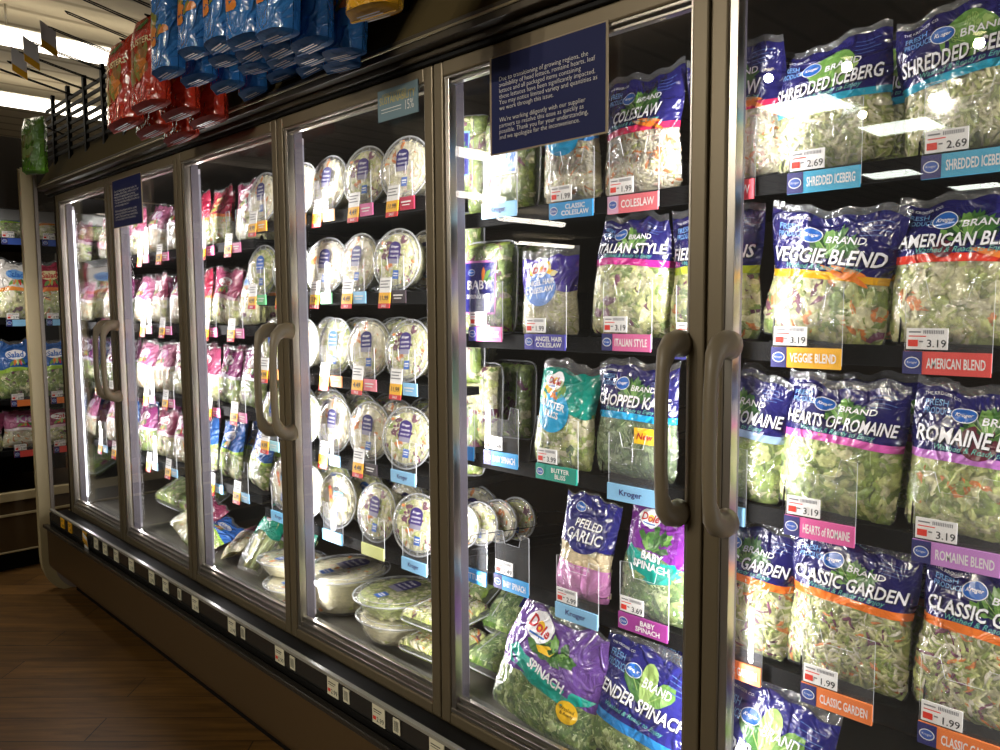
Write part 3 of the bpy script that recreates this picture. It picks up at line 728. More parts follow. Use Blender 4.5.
# row D
bag(('garden', 'classic garden bag beside the door post, left of the three', G, 'CLASSIC GARDEN', '#ee7b32', 'garden'), -.745, ZD, 0, 4, h=.262, seed=15, w=.205, lev=.55)
bag(('garden', 'classic garden bag in the middle of the three', G, 'CLASSIC GARDEN', '#ee7b32', 'garden'), -.535, ZD, 0, 3, h=.272, seed=16, w=.225, lev=.55)
bag(('garden', 'classic garden bag cut by the right edge of the picture', G, 'CLASSIC GARDEN', '#ee7b32', 'garden'), -.305, ZD, 0, 3, h=.272, seed=17, w=.225, lev=.55)
# second bags close behind some of the front ones
for (args, x, z, kw, tl) in ((('iceberg', 'shredded iceberg bag standing behind the first one', G, 'SHREDDED ICEBERG', '#2fa0bd', 'iceberg'), -.53, ZA, dict(h=.25, seed=25, art='ball', lev=.46), -3), (('hearts', 'hearts of romaine bag standing behind the front one', G, 'HEARTS OF ROMAINE', '#de62b4', 'romaine'), -.52, ZCC, dict(h=.25, seed=33, lev=.53), 3),
        (('garden', 'classic garden bag standing behind the middle one', G, 'CLASSIC GARDEN', '#ee7b32', 'garden'), -.49, ZD, dict(h=.25, seed=36, lev=.55), 0), (('romaine', 'chopped romaine bag standing behind the front one', G, 'CHOPPED ROMAINE', '#9db9e0', 'romaine'), -.735, ZCC, dict(h=.25, seed=32, lev=.5), 4),
        (('veggie', 'veggie blend bag standing behind the tilted one', G, 'VEGGIE BLEND', '#efb027', 'veggie'), -.55, ZBB, dict(h=.235, seed=29, lev=.46), 0)):
    bag(args, x, z, 0, tl, y=.29, **kw)
# stops
stop(-1.008, ZA-.012, CORAL, 'COLESLAW', 'shelf stop with pink coleslaw strip right of the large notice', '1.99', sq=T('pale_pink', '#d4a0bd'))
stop(-.795, ZA-.012, T('red2', '#d23b48'), 'COLESLAW', 'shelf stop with red coleslaw strip at the door post', '1.99')
stop(-.602, ZA-.012, CY, 'SHREDDED ICEBERG', 'shelf stop with cyan strip under the first iceberg bag', '2.69')
stop(-.378, ZA-.012, CY, 'SHREDDED ICEBERG', 'shelf stop with cyan strip under the second iceberg bag', '2.69')
stop(-1.022, ZBB+.002, PKT, 'ITALIAN STYLE', 'shelf stop with pink italian style strip', '3.19')
stop(-.835, ZBB-.01, YGT, 'FIELD GREENS', 'shelf stop with yellow-green strip behind the door post', '3.19')
stop(-.625, ZBB-.015, YT, 'VEGGIE BLEND', 'shelf stop with yellow veggie blend strip', '3.19')
stop(-.395, ZBB-.015, RT, 'AMERICAN BLEND', 'shelf stop with red american blend strip', '3.19')
stop(-1.005, ZCC-.015, LB, 'Kroger', 'shelf stop with light blue strip under the chopped kale bag', sq=None, tcol=NAVYTAG, sw=.55, card=False)
stop(-.8, ZCC-.015, LB, 'Kroger', 'shelf stop with light blue strip under the chopped romaine bag', '3.19', sq=None, tcol=NAVYTAG, sw=.55)
stop(-.592, ZCC-.012, T('hot_pink', '#df5f9e'), 'HEARTS of ROMAINE', 'shelf stop with hot pink hearts of romaine strip', '3.19')
stop(-.37, ZCC-.012, PPT, 'ROMAINE BLEND', 'shelf stop with violet romaine blend strip', '3.19')
stop(-.76, ZD-.015, ORT, 'CLASSIC GARDEN', 'shelf stop with orange strip under the left classic garden bag', '1.99')
stop(-.552, ZD-.012, ORT, 'CLASSIC GARDEN', 'shelf stop with orange strip under the middle classic garden bag', '1.99')
stop(-.35, ZD-.01, ORT, 'CLASSIC GARDEN', 'shelf stop with orange strip under the classic garden bag at right edge', '1.99')

# ---- the other brand's bags
def dole_bag(name, label, lines, pal, hdr, disc, w, h, lev, seed, top=.9, pos=(0, 0), D=.036, logo=(-.2, .8), disc_r=(.3, .19), disc_c=(-.08, .55), art=None, font=.02, disc_pts=None, rot=0, topw=1.0):
    B = Bag(w, h, D, lev, seed, topw=topw)
    pm = printmat('print_'+name, [(0, None), (lev, hdr), (top, None)], .16)
    t = thing('salad_bag', label, 'salad bag', group=G)
    B.film(pm).build('printed_film', t); B.contents(pal, seed+9).build('salad', t)
    A = Art(B.mp); cx, cz = disc_c[0]*w, disc_c[1]*h
    if art:
        r = random.Random(seed)
        for k in range(16):
            A.poly(leaf_pts(cx+r.uniform(-.5, .5)*disc_r[0]*w, cz+disc_r[1]*h*.6+r.uniform(0, .09)*h, w*.16, w*.1, r.uniform(0, 3), k, .2, 12), IK[art[k % len(art)]], .1+.04*k, 2)
    if disc_pts: A.poly([(cx+a*w, cz+c*h) for a, c in disc_pts], IK[disc], .9)
    else: A.ellipse(cx, cz, disc_r[0]*w, disc_r[1]*h, IK[disc], .9, 26, 3)
    for i, l in enumerate(lines): A.text(l, cx, cz+(.2-.45*i if len(lines) > 1 else 0)*disc_r[1]*h+.008, None, IK['white'], font, 2, .03, 0, rot, maxw=disc_r[0]*w*1.8)
    d_logo(A, logo[0]*w, logo[1]*h, w*.14, rot)
    return t, A, B
t, A, B = dole_bag('classic_slaw', 'orange-white classic coleslaw bag with blue disc under the notice', ['Classic', 'Coleslaw'], 'slaw', '#2d7fc4', 'cyan', .17, .225, .62, 41, top=.97, logo=(-.1, .9), disc_c=(.0, .66), font=.015); A.mb.build('printed_artwork', t); place(t, -1.21, YB, ZA, 0, R_(-3), -.05)
t, A, B = dole_bag('angel', 'angel hair coleslaw bag with violet top and pale blue disc', ['ANGEL HAIR', 'COLESLAW'], 'angel', '#4a3b9c', 'peri', .17, .215, .5, 42, top=.88, logo=(-.08, .74), disc_c=(-.05, .52), art=['crm', 'yel', 'crm'], font=.014, rot=.08); A.mb.build('printed_artwork', t); place(t, -1.28, YB, ZBB, R_(4), R_(-2), -.05)
t, A, B = dole_bag('butter', 'butter bliss bag with teal top and cyan disc', ['BUTTER', 'BLISS'], 'butter', '#12907f', 'cyan', .175, .255, .53, 43, top=.9, logo=(-.2, .8), disc_c=(-.12, .52), art=['g4', 'yel', 'g2', 'brn'] if 0 else ['g4', 'yel', 'g2', 'org'], font=.017, rot=-.1); A.mb.build('printed_artwork', t); place(t, -1.235, YB-.01, ZCC, R_(3), R_(5), -.05)
t, A, B = dole_bag('babyspin', 'baby spinach bag with purple top and teal banner', ['BABY', 'SPINACH'], 'spinach', '#7a2f92', 'teal', .19, .26, .56, 44, top=.97, logo=(-.18, .86), disc_c=(.0, .5), art=['g1', 'g2', 'g3', 'g1'], font=.018, disc_pts=[(-.42, .02), (-.36, .12), (.42, .09), (.46, .03), (.25, -.12), (.0, -.17), (-.3, -.1)]); A.mb.build('printed_artwork', t); place(t, -.98, YB+.01, ZD, R_(0), R_(5), -.04)
# yellow sticker on kale
for o in list(COL.objects):
    if o.get('label', '').startswith('chopped kale'):
        kb = Bag(.215, .262, .036, .5, 11); A = Art(kb.mp); A.rect(.018, .083, .075, .118, IK['yel'], 1); A.text('New', .045, .1, .042, IK['rd'], None, 2, .02, .3); A.mb.build('new_sticker', o)
# peeled garlic
B = Bag(.155, .25, .03, .34, 45); t = thing('salad_bag', 'peeled garlic bag, navy top and pink foot, leaning in its stop', 'garlic bag', group=G)
B.film(printmat('print_garlic', [(0, '#d68cc4'), (.34, None), (.52, '#2a2a78'), (.98, None)], .03)).build('printed_film', t); B.contents('garlic', 5, 1, .5).build('garlic_cloves', t)
A = Art(B.mp); A.ellipse(0, .165, .056, .05, IK['navy'], .5); title(A, 'PEELED', .005, .182, .075, .019); title(A, 'GARLIC', .0, .155, .1, .026); A.text('Ready to cook', .0, .08, .07, IK['white'], None, 2); k_logo(A, -.03, .215, .014); A.mb.build('printed_artwork', t); place(t, -1.178, YB-.005, ZD, R_(4), R_(6), -.04)
# tags for those
stop(-1.178, ZA-.01, BLT, 'CLASSIC\nCOLESLAW', 'shelf stop with blue classic coleslaw strip under the notice', '1.99', mark='D', sq=BLT)
stop(-1.258, ZBB-.003, PUR, 'ANGEL HAIR\nCOLESLAW', 'shelf stop with purple angel hair strip', '1.99', mark='D', sq=PUR)
stop(-1.222, ZCC+.0, TLT, 'BUTTER\nBLISS', 'shelf stop with teal butter bliss strip', '3.99', mark='D', sq=TLT)
stop(-.972, ZD+.008, MGT, 'BABY\nSPINACH', 'shelf stop with magenta baby spinach strip', '3.69', mark='D', sq=MGT)
stop(-1.16, ZD-.02, LB, 'Kroger', 'shelf stop with light blue strip under the garlic bag', '2.99', sq=None, tcol=NAVYTAG, sw=.55)
stop(-1.41, ZA+.01, LB, 'Kroger', 'shelf stop with light blue strip under the top left clamshell', '2.49', sq=None, tcol=NAVYTAG, sw=.5, w=.12)
stop(-1.463, ZBB+.012, PKT, 'BABY SPRING MIX', 'shelf stop with pink baby spring mix strip', '3.49', w=.12, sq=PUR)
stop(-1.41, ZCC+.01, BLT, 'BABY SPINACH', 'empty shelf stop with blue baby spinach strip on the third shelf', '3.49', w=.12)
stop(-1.375, ZD+.0, BLT, 'BABY SPINACH', 'empty shelf stop with blue baby spinach strip on the fourth shelf', '3.49', w=.12)
stop(-1.525, ZD-.01, BLT, 'LETTUCE', 'shelf stop with blue strip half hidden by the fifth door frame', '2.49', w=.12, card=False)
stop(-1.56, ZCC+.01, BLT, None, 'shelf stop with blue strip beside the fifth door frame on the third shelf', w=.1, card=False)

# ---- clamshells
def clamshell(label, w, h, D, pal, seed, lab=None, group='clear clamshell boxes of greens'):
    B = Bag(w, h, D, 1.0, seed, 0, True); t = thing('clamshell_box', label, 'clamshell box', group=group)
    b = B.film(RIGID, 18, 18)
    pts = []
    n = 40
    for i in range(n+1):
        a = 2*PI*i/n; c, s_ = math.cos(a), math.sin(a); e = .28
        pts.append((w*.53*math.copysign(abs(c)**e, c), 0, h/2+h*.52*math.copysign(abs(s_)**e, s_)))
    b.tube(pts, .0028, RIM, 5, False)
    for k in (-.6, .6):
        b.tube([(w*.5*k, -D*.99, h*.12), (w*.5*k, -D*1.03, h*.5), (w*.5*k, -D*.99, h*.88)], .0015, RIM, 4)
    b.build('clear_box', t); B.contents(pal, seed, 1, .97).build('greens', t)
    if lab:
        A = Art(B.mp); lx, lz, lw, lh, bg, edge, l1, l2 = lab
        A.rect(lx-lw/2, lz-lh/2, lx+lw/2, lz+lh/2, edge, 0, 4); A.rect(lx-lw*.46, lz-lh*.46, lx+lw*.46, lz+lh*.46, bg, .6, 4)
        A.text(l1, lx-.002, lz+lh*.05, lw*.7, IK['white'], None, 1.5, .02); A.text(l2, lx-.002, lz-lh*.17, lw*.75, IK['white'], None, 1.5, .02)
        k_logo(A, lx-lw*.25, lz+lh*.28, lw*.1)
        for k in range(3): A.poly(leaf_pts(lx+lw*.1, lz+lh*.1, lw*.35, lw*.14, .3+k*.6, k, .1, 12), IK[('g1', 'g2', 'org')[k]], 1, 2)
        A.mb.build('paper_label', t)
    return t
t = clamshell('clamshell of greens behind the notice on the top shelf', .16, .235, .045, 'mix', 61, (.0, .13, .09, .09, IK['peri'], IK['white'], 'BABY', 'SPINACH')); place(t, -1.43, .185, ZA+.005, R_(4), 0, -.05)
t = clamshell('second clamshell of greens behind the one at the notice', .16, .235, .045, 'mix', 62); place(t, -1.41, .3, ZA+.005, R_(4), 0, -.05)
t = clamshell('clamshell of greens tucked beside the fifth door frame on the top shelf', .14, .22, .045, 'mix', 63); place(t, -1.535, .22, ZA+.005, R_(14), 0, -.05)
t = clamshell('baby spring mix clamshell with navy and pink label', .17, .235, .045, 'mix', 64, (-.0, .115, .11, .14, IK['navy'], IK['pk'], 'BABY', 'SPRING MIX')); place(t, -1.515, .18, ZBB+.005, R_(6), 0, -.05)
t = clamshell('second spring mix clamshell behind the labelled one', .17, .235, .045, 'mix', 65); place(t, -1.49, .3, ZBB+.005, R_(4), 0, -.05)
t = clamshell('chopped salad clamshell with pink slaw beside the empty stop', .16, .22, .045, 'kit', 66); place(t, -1.64, .25, ZCC+.005, R_(10), 0, -.05)
t = clamshell('second salad clamshell behind the pink slaw one', .16, .22, .045, 'mix', 67); place(t, -1.62, .37, ZCC+.005, R_(6), 0, -.05)
# flat trays in the well of the fifth door
t = clamshell('baby spinach tray lying in the well with a navy label', .26, .2, .05, 'spinach', 68, (.04, .115, .1, .07, IK['navy'], IK['navy'], 'BABY', 'SPINACH')); place(t, -1.55, .30, .56, 0, 0, R_(-52))
t = clamshell('green tray lying in the well against the fifth door frame', .22, .2, .05, 'mix', 69, (.0, .13, .09, .06, IK['navy'], IK['pk'], 'SPRING', 'MIX')); place(t, -1.82, .28, .58, 0, 0, R_(-60))
t = clamshell('lower green tray under the baby spinach tray', .26, .2, .045, 'spinach', 70); place(t, -1.53, .2, .49, 0, 0, R_(-75))
# ---- bags lying in the well
t, A, B = dole_bag('spinach', 'large spinach bag with purple top and teal banner leaning in the well', ['SPINACH'], 'spinach', '#6b4a94', 'teal', .335, .295, .42, 46, top=.95, topw=.78, logo=(-.22, .82), disc_c=(.0, .48), art=['g1', 'g3', 'g2', 'g1'], font=.023, D=.038, rot=-.14, disc_pts=[(-.42, .06), (-.36, .13), (.44, .02), (.4, -.03), (.2, -.12), (-.1, -.1), (-.36, -.03)])
A.ellipse(.085, .098, .03, .026, IK['yel'], 1.6); A.text('Washed', .085, .104, .04, IK['black'], None, 2.4, 0, .2); A.text('& Ready', .085, .092, .036, IK['black'], None, 2.4, 0, .2); A.poly([(-.06, .2), (-.02, .212), (.005, .206), (-.005, .192), (-.045, .188)], IK['yel'], 1.6, 1); A.mb.build('printed_artwork', t); place(t, -1.255, .085, .487, R_(2), R_(10), R_(-12))
for x, y, z, rz, tl, ln, sd, lb in ((-1.005, .105, .49, 0, 9, -12, 47, 'tender spinach bag leaning in the well left of the door post'), (-.83, .2, .49, 0, 6, -12, 48, 'tender spinach bag behind the door post in the well'), (-.92, .20, .50, 0, 6, -12, 49, 'tender spinach bag lying behind the front tender spinach bag'), (-.72, .10, .49, 0, 8, -12, 50, 'navy spinach bag at the bottom edge right of the door post')):
    t = kroger_bag('tender', lb, G, 'TENDER SPINACH', '#2f86cc', 'spinach', w=.25, h=.295, lev=.28, seed=sd, art='spin', hdr='#2a2a74', D=.036, tz=.155, tw=.95, top=.92, bandh=.07); place(t, x, y, z, R_(rz), R_(tl), R_(ln))

# wire product dividers
def divider(x, z, label):
    b = MB(); p = [(x, .14, z+.004), (x, .145, z+.05), (x, .165, z+.11), (x, .2, z+.125), (x, .58, z+.125), (x, .62, z+.1), (x, .62, z+.004)]
    b.tube([(a-x, c, d-z) for a, c, d in p], .0018, WIRE, 5); b.tube([(0, .147, .06), (0, .6, .06)], .0015, WIRE, 5); b.box((-.004, .136, 0), (.004, .62, .004), WIRE)
    o = b.build('wire_divider', None, (x, 0, z)); return tag(o, label, 'shelf divider', 'black wire dividers between the bags')
for x, z, l in ((-1.105, ZA, 'black wire divider between the blue-disc slaw bag and the coleslaw bag'), (-.89, ZA, 'black wire divider between the two coleslaw bags'), (-.455, ZA, 'black wire divider between the two iceberg bags'), (-.675, ZA, 'black wire divider left of the first iceberg bag'),
               (-1.14, ZBB, 'black wire divider right of the angel hair bag'), (-.7, ZBB, 'black wire divider left of the veggie blend bag'), (-.475, ZBB, 'black wire divider right of the veggie blend bag'), (-1.105, ZCC, 'black wire divider between butter bliss and kale'), (-1.33, ZCC, 'black wire divider right of the empty third-shelf stop'),
               (-.672, ZCC, 'black wire divider right of the chopped romaine bag'), (-.445, ZCC, 'black wire divider right of the hearts of romaine bag'), (-.63, ZD, 'black wire divider left of the middle classic garden bag'), (-.415, ZD, 'black wire divider right of the middle classic garden bag'), (-1.055, ZD, 'black wire divider right of the garlic bag')):
    divider(x, z, l)

# ------------------------------------------------------------------ salad bowls standing on edge
STK = [P('sticker_indigo', '#2b2766', .4), P('sticker_blue', '#2f62b5', .4), P('sticker_grey', '#8a8798', .4), P('sticker_purple', '#3d2e70', .4)]
def bowl(R, D, pal, seed, label, sticker=0, style=0, group=None):
    """round clear bowl, lid facing -y, body going +y"""
    t = thing('salad_bowl', label, 'salad bowl', group=group); r = random.Random(seed)
    b = MB(); n = 36
    b.lathe_y([(.001, -.012), (R*.55, -.0125), (R*.78, -.011), (R*.86, -.004), (R*.93, -.006), (R, -.002), (R*1.015, .003), (R*.985, .006)], RIGID, n)
    pts = [(R*1.0*math.cos(2*PI*i/n), -.001, R*1.0*math.sin(2*PI*i/n)) for i in range(n+1)]
    b.tube(pts, .0032, RIM, 5, False)
    pts = [(R*.84*math.cos(2*PI*i/n), -.0065, R*.84*math.sin(2*PI*i/n)) for i in range(n+1)]
    b.tube(pts, .0016, RIM, 4, False)
    for k in range(18):
        a = 2*PI*k/18
        b.tube([(R*.86*math.cos(a), -.005, R*.86*math.sin(a)), (R*.97*math.cos(a), -.005, R*.97*math.sin(a))], .0012, RIM, 4)
    b.build('clear_lid', t)
    b = MB(); b.lathe_y([(R*.98, .002), (R*.9, .02), (R*.84, D*.55), (R*.72, D*.9), (R*.6, D), (.001, D)], RIGID, n)
    b.build('clear_base', t)
    b = MB(); (kind, _), p, base = PAL[pal]; ks = [k for k, _ in p]; ws = [q for _, q in p]
    b.lathe_y([(.001, -.003), (R*.6, -.004), (R*.84, -.001), (R*.9, .006), (R*.86, .02), (R*.8, D*.55), (R*.68, D*.88), (.001, D*.95)], V[base], 24)
    for _ in range(130):
        q = R*.84*math.sqrt(r.random()); a = r.uniform(0, 2*PI); cx, cz = q*math.cos(a), q*math.sin(a); m = V[r.choices(ks, ws)[0]]
        L = r.uniform(.007, .017); T_ = L*r.uniform(.25, .7); rot = r.uniform(0, PI); y = -.004-r.uniform(0, .004); nn = 7; c, s = math.cos(rot), math.sin(rot)
        k0 = b.add([(cx, y-.0015, cz)]); k1 = b.add([(cx+(L*math.cos(2*PI*i/nn)*c-T_*math.sin(2*PI*i/nn)*s), y+.002, cz+(L*math.cos(2*PI*i/nn)*s+T_*math.sin(2*PI*i/nn)*c)) for i in range(nn)])
        for i in range(nn): b.face([k0, k1+i, k1+(i+1) % nn], m, True)
    for _ in range(90):   # sides
        a = r.uniform(0, 2*PI); y = r.uniform(.01, D*.85); q = R*(.885-.2*y/D); m = V[r.choices(ks, ws)[0]]; L = r.uniform(.006, .014); w2 = L/q
        k = b.add([(q*math.cos(a-w2), y, q*math.sin(a-w2)), (q*1.02*math.cos(a), y-L*.5, q*1.02*math.sin(a)), (q*math.cos(a+w2), y, q*math.sin(a+w2)), (q*1.02*math.cos(a), y+L*.5, q*1.02*math.sin(a))])
        b.face([k, k+1, k+2, k+3], m, True)
    b.build('salad', t)
    A = Art(flatmap(-.0128)); m = STK[sticker]
    if style == 0:
        w, h = R*.25, R*.38; cz = R*.25
        A.poly([(w*math.cos(a)*1.0, cz+h*.35+h*.5*math.sin(a)) for a in [PI*i/10 for i in range(11)]]+[(-w, cz-h*.6), (w, cz-h*.6)], m, 0, 1)
        A.rect(-w*.9, cz-h*1.0, w*.9, cz-h*.6, STK[2], 0, 1); A.text('Kroger', 0, cz+h*.4, w*1.3, SW, None, .6, .02, .3)
        A.text('CHOPPED', 0, cz+.0, w*1.5, SW, None, .6, .02); A.text('SALAD KIT', 0, cz-h*.35, w*1.5, SW, None, .6, .02)
    elif style == 1:
        w, h = R*.34, R*.2; cz = R*.25
        for k in range(5): A.ellipse(-w*.9+w*.12*k, cz+h*.9-.01*k, R*.09, R*.07, (V['tom'], V['carrot'], V['brown'])[k % 3], 0, 10, 1)
        A.rect(-w*.2, cz-h*.4, w*1.2, cz+h*.6, P('sticker_sky', '#3f9fd0', .4), .5, 1); A.text('SALAD KIT', w*.5, cz+h*.1, w*1.2, SW, None, 1, .02)
        A.ellipse(w*.1, cz+h*.95, R*.14, R*.1, INK, .6, 14, 1)
    A.rect(R*.02, -R*.62, R*.26, -R*.34, STK[1], .2, 1); A.rect(R*.05, -R*.46, R*.23, -R*.42, SW, .6, 1); A.rect(R*.05, -R*.53, R*.23, -R*.5, SW, .6, 1)
    A.mb.build('paper_label', t)
    return t
def sale_stop(x, z, strip, label, sale=True, w=.1, h=.1, price='4.99', txt=None, sqr=True):
    t = thing('shelf_stop', label, 'shelf divider', (x, .118, z), group='clear shelf stops with sale tags in the left doors')
    q = w/2
    o = [(-q, -.02), (q, -.02), (q, h), (q*.5, h), (q*.4, h*.68), (-q*.4, h*.68), (-q*.5, h), (-q, h)]
    MB().prism(o, -.0012, .0012, ACRYL, ACEDGE).build('clear_panel', t)
    b = MB(); b.box((-.0, -.005, -.032), (q+.012, -.0015, .004), strip); a = Art(flatmap(-.005), b)
    a.rect(.008, -.012, q, -.008, SW, 0, 1); a.rect(.012, -.02, q-.006, -.017, SW, 0, 1)
    b.build('name_strip', t)
    b = MB()
    if sale:
        b.box((-q-.006, -.006, -.002), (-.004, -.004, .042), WHITE); b.box((-q-.006, -.006, -.034), (-.004, -.004, -.002), YELTAG); b.box((-q-.006, -.006, -.048), (-.004, -.004, -.034), REDTAG)
        a = Art(flatmap(-.006), b); a.text(price, -q/2-.005, -.018, .038, INK, None, .4, .02); a.text('SALE', -q/2-.005, -.041, .022, SW, None, .4, .01)
        for k in range(3): a.rect(-q-.002, .03-.009*k, -.01-.008*(k % 2), .033-.009*k, P('grey_ink', '#77777a', .5), 0, 1)
        b.build('sale_tag', t, rot=(-.12, 0, 0))
    return t
RB = .092; DB = .075
styles = [('slaw', 0, 0), ('iceberg', 1, 0), ('kit', 3, 0), ('slaw', 0, 0), ('angel', 0, 1)]
protos = [bowl(RB, DB, p, 200+i, 'x', s, st) for i, (p, s, st) in enumerate(styles)]
rows = [(1.825, [-2.62, -2.36, -2.19, -1.985, -1.79], 'top', ['amber', 'amber', 'peach', 'pink', 'crimson'], [0, 0, 0, 2, 0]),
        (1.565, [-2.64, -2.44, -2.215, -2.03, -1.835], 'second', ['green', 'green', 'green', 'blue', 'dark'], [1, 1, 3, 0, 2]),
        (1.30, [-2.57, -2.385, -2.17, -1.985, -1.79], 'third', ['orange', 'orange', 'orange', 'rose', 'blue'], [1, 0, 1, 0, 2]),
        (1.04, [-2.58, -2.39, -2.19, -1.99, -1.80], 'fourth', ['sky', 'sky', 'blue', 'dark', 'paleblue'], [1, 1, 0, 3, 2]),
        (.785, [-2.53, -2.37, -2.185, -1.96, -1.755], 'fifth', ['cyan', 'cyan', 'cyan', 'lime', 'blue'], [4, 4, 4, 2, 2])]
SC = dict(amber=T('amber', '#f3a72c'), peach=T('peach', '#f7c48a'), pink=T('rose_pink', '#d4699a'), crimson=T('crimson', '#b32c48'), green=T('green', '#63c07e'), blue=LB, dark=T('dark', '#3c3238'), orange=T('salmon_orange', '#f39a5a'), rose=T('rose', '#e37f8d'), sky=T('aqua', '#9fd3dd'), paleblue=LB, cyan=T('bright_sky', '#6dbbe8'), lime=T('lime', '#dfe58d'))
ordn = ['leftmost', 'second', 'third', 'fourth', 'rightmost']
first = set()
for z, xs, rn, cols, kinds in rows:
    for j, (x, c, k) in enumerate(zip(xs, cols, kinds)):
        rz = R_(rnd.uniform(2, 14)); lean = R_(-7+rnd.uniform(-3, 2))
        for d in range(3):
            lb = (f'salad bowl on edge, {ordn[j]} front bowl of the {rn} bowl shelf' if d == 0 else f'salad bowl {"right" if d == 1 else "two places"} behind the {ordn[j]} bowl of the {rn} bowl shelf')
            k2 = k if d == 0 else (k+d) % 4
            loc = (x-.045+.018*d+rnd.uniform(-.008, .008)*(d > 0), .155+.098*d, z+RB*1.02+(.002 if d == 0 else rnd.uniform(0, .006)))
            if k2 not in first:
                o = protos[k2]; first.add(k2); o.location = loc; o.rotation_euler = (lean, rnd.uniform(-.1, .1), rz); o['label'] = lb; o['group'] = 'round salad bowls standing on edge'
            else:
                o = copy_tree(protos[k2], loc, (lean, rnd.uniform(-.3, .3)*(d > 0)+rnd.uniform(-.1, .1), rz), lb, 'round salad bowls standing on edge')
        if rn == 'fifth' or (rn == 'fourth' and j == 4):
            stop(x-.015, z-.004, SC[c], 'Kroger' if c != 'lime' else None, f'shelf stop with {"lime" if c == "lime" else "bright blue"} strip under the {ordn[j]} bowl of the {rn} bowl shelf', sq=None, tcol=NAVYTAG, sw=.5, card=False, w=.115, h=.1)
        else:
            sale_stop(x-.018, z+.002, SC[c], f'sale tagged shelf stop under the {ordn[j]} bowl of the {rn} bowl shelf', price=('4.99', '5.99', '3.99', '4.49', '11.99')[j], w=.105)
# clamshells at the right end of those shelves
for i, (z, lb) in enumerate(((1.825, 'clamshell of greens at the right end of the top bowl shelf'), (1.565, 'clamshell of greens with navy label right of the second row of bowls'), (1.30, 'clamshell of greens right of the third row of bowls'), (1.04, 'clamshell of greens right of the fourth row of bowls'))):
    t = clamshell(lb, .15, .21, .045, 'mix', 80+i, (.0, .1, .07, .12, IK['navy'], IK['sky'], 'SPRING', 'MIX')); place(t, -1.675+(.0 if i else .03), .21, z+.006, R_(24), 0, -.06)
# party bowls in the well
def big(x, y, z, R, label, seed, pal='kit', st=0, D=.1):
    t = bowl(R, D, pal, seed, label, 0, st, 'big party bowls lying in the well'); t.location = (x, y, z+D); t.rotation_euler = (-PI/2+rnd.uniform(-.06, .06), 0, rnd.uniform(-.4, .1)); return t
WZ = .478
big(-2.30, .225, WZ, .158, 'large round party bowl with clear lid in the well, the widest one', 301, 'slaw', 0, .135)
big(-1.955, .2, WZ, .138, 'lower party bowl of the stack of two in the well', 302, 'angel', 2, .075)
big(-1.965, .20, WZ+.085, .14, 'upper party bowl of the stack of two, grey label on lid', 303, 'iceberg', 0, .06)
big(-2.60, .19, WZ+.06, .125, 'upper shallow party bowl behind the fourth door post', 304, 'slaw', 0, .055)
big(-2.52, .17, WZ, .125, 'lower shallow party bowl behind the fourth door post', 305, 'slaw', 2, .055)
for i, (x, y, z, lb) in enumerate(((-1.735, .19, WZ+.012, 'lower flat clamshell at the right end of the fourth door well'), (-1.73, .195, WZ+.098, 'upper flat clamshell at the right end of the fourth door well'))):
    t = clamshell(lb, .19, .2, .038, 'garden', 310+i); place(t, x, y-.09, z+.03, R_(4), 0, R_(-88))

# ------------------------------------------------------------------ bagged kits in the left doors
def kit_bag(label, hdr, band, pal, seed, w=.17, h=.23, lev=.45, top=.95, word=None, wcol='white', spot=None):
    B = Bag(w, h, .036, lev, seed, 1.2); t = thing('salad_bag', label, 'salad bag', group='bagged salad kits in the left doors')
    B.film(printmat(f'print_kit{hdr}{band}', [(0, None), (lev, band), (lev+.06, hdr), (top, None)], .12, .8), 18, 22).build('printed_film', t)
    B.contents(pal, seed, .8).build('salad', t)
    A = Art(B.mp)
    if spot: A.ellipse(0, h*.75, w*.25, h*.09, IK[spot], .5, 16, 2)
    if word: A.text(word, 0, h*.75, w*.4, IK[wcol], None, 1.6, .03, .1)
    for k in range(5): A.poly(leaf_pts(w*(-.2+.1*k), h*.56, w*.2, w*.1, .6+.4*k, k, .1, 10), IK[('g2', 'org', 'g4', 'rd', 'g1')[k]], .3, 1)
    A.mb.build('printed_artwork', t); return t
KT = [kit_bag('x', '#94405f', '#d9b9c0', 'kit', 501, spot='white', word='Dole', wcol='rd'), kit_bag('x', '#9c2440', '#e07a3a', 'garden', 502, spot='crm', word='Salad', wcol='rd'),
      kit_bag('x', '#b9688c', '#efe3e6', 'slaw', 503, word='Kit', spot='pk'), kit_bag('x', '#2d5fa8', '#9fc24a', 'mix', 504, spot='white', word='Salad', wcol='blue'),
      kit_bag('x', '#d9d4cf', '#e58f3f', 'kit', 505, spot='sky', word='Salad', wcol='blue'), kit_bag('x', '#7c2f63', '#d5c9d6', 'mix', 506, spot='white', word='Kit', wcol='mar')]
cname = ['deep pink', 'dark red', 'rose pink', 'blue', 'white', 'plum']
used = set()
zs4 = [1.775, 1.455, 1.135, .825]; rnm = ['top', 'second', 'third', 'lowest']
colsx = [-4.38, -4.18, -3.95, -3.72, -3.5, -3.27, -3.06, -2.84]
plan = [[0, 2, 0, 2, 2, 1, 1, 0], [2, 5, 2, 0, 2, 1, 0, 4], [5, 0, 2, 2, 0, 0, 5, 5], [2, 3, 5, 0, 2, 3, 3, 3]]
def place_kit(k, loc, rot, lb):
    if k not in used: o = KT[k]; used.add(k); o.location = loc; o.rotation_euler = rot; o['label'] = lb
    else: o = copy_tree(KT[k], loc, rot, lb, 'bagged salad kits in the left doors')
    return o
on8 = ['first', 'second', 'third', 'fourth', 'fifth', 'sixth', 'seventh', 'eighth']
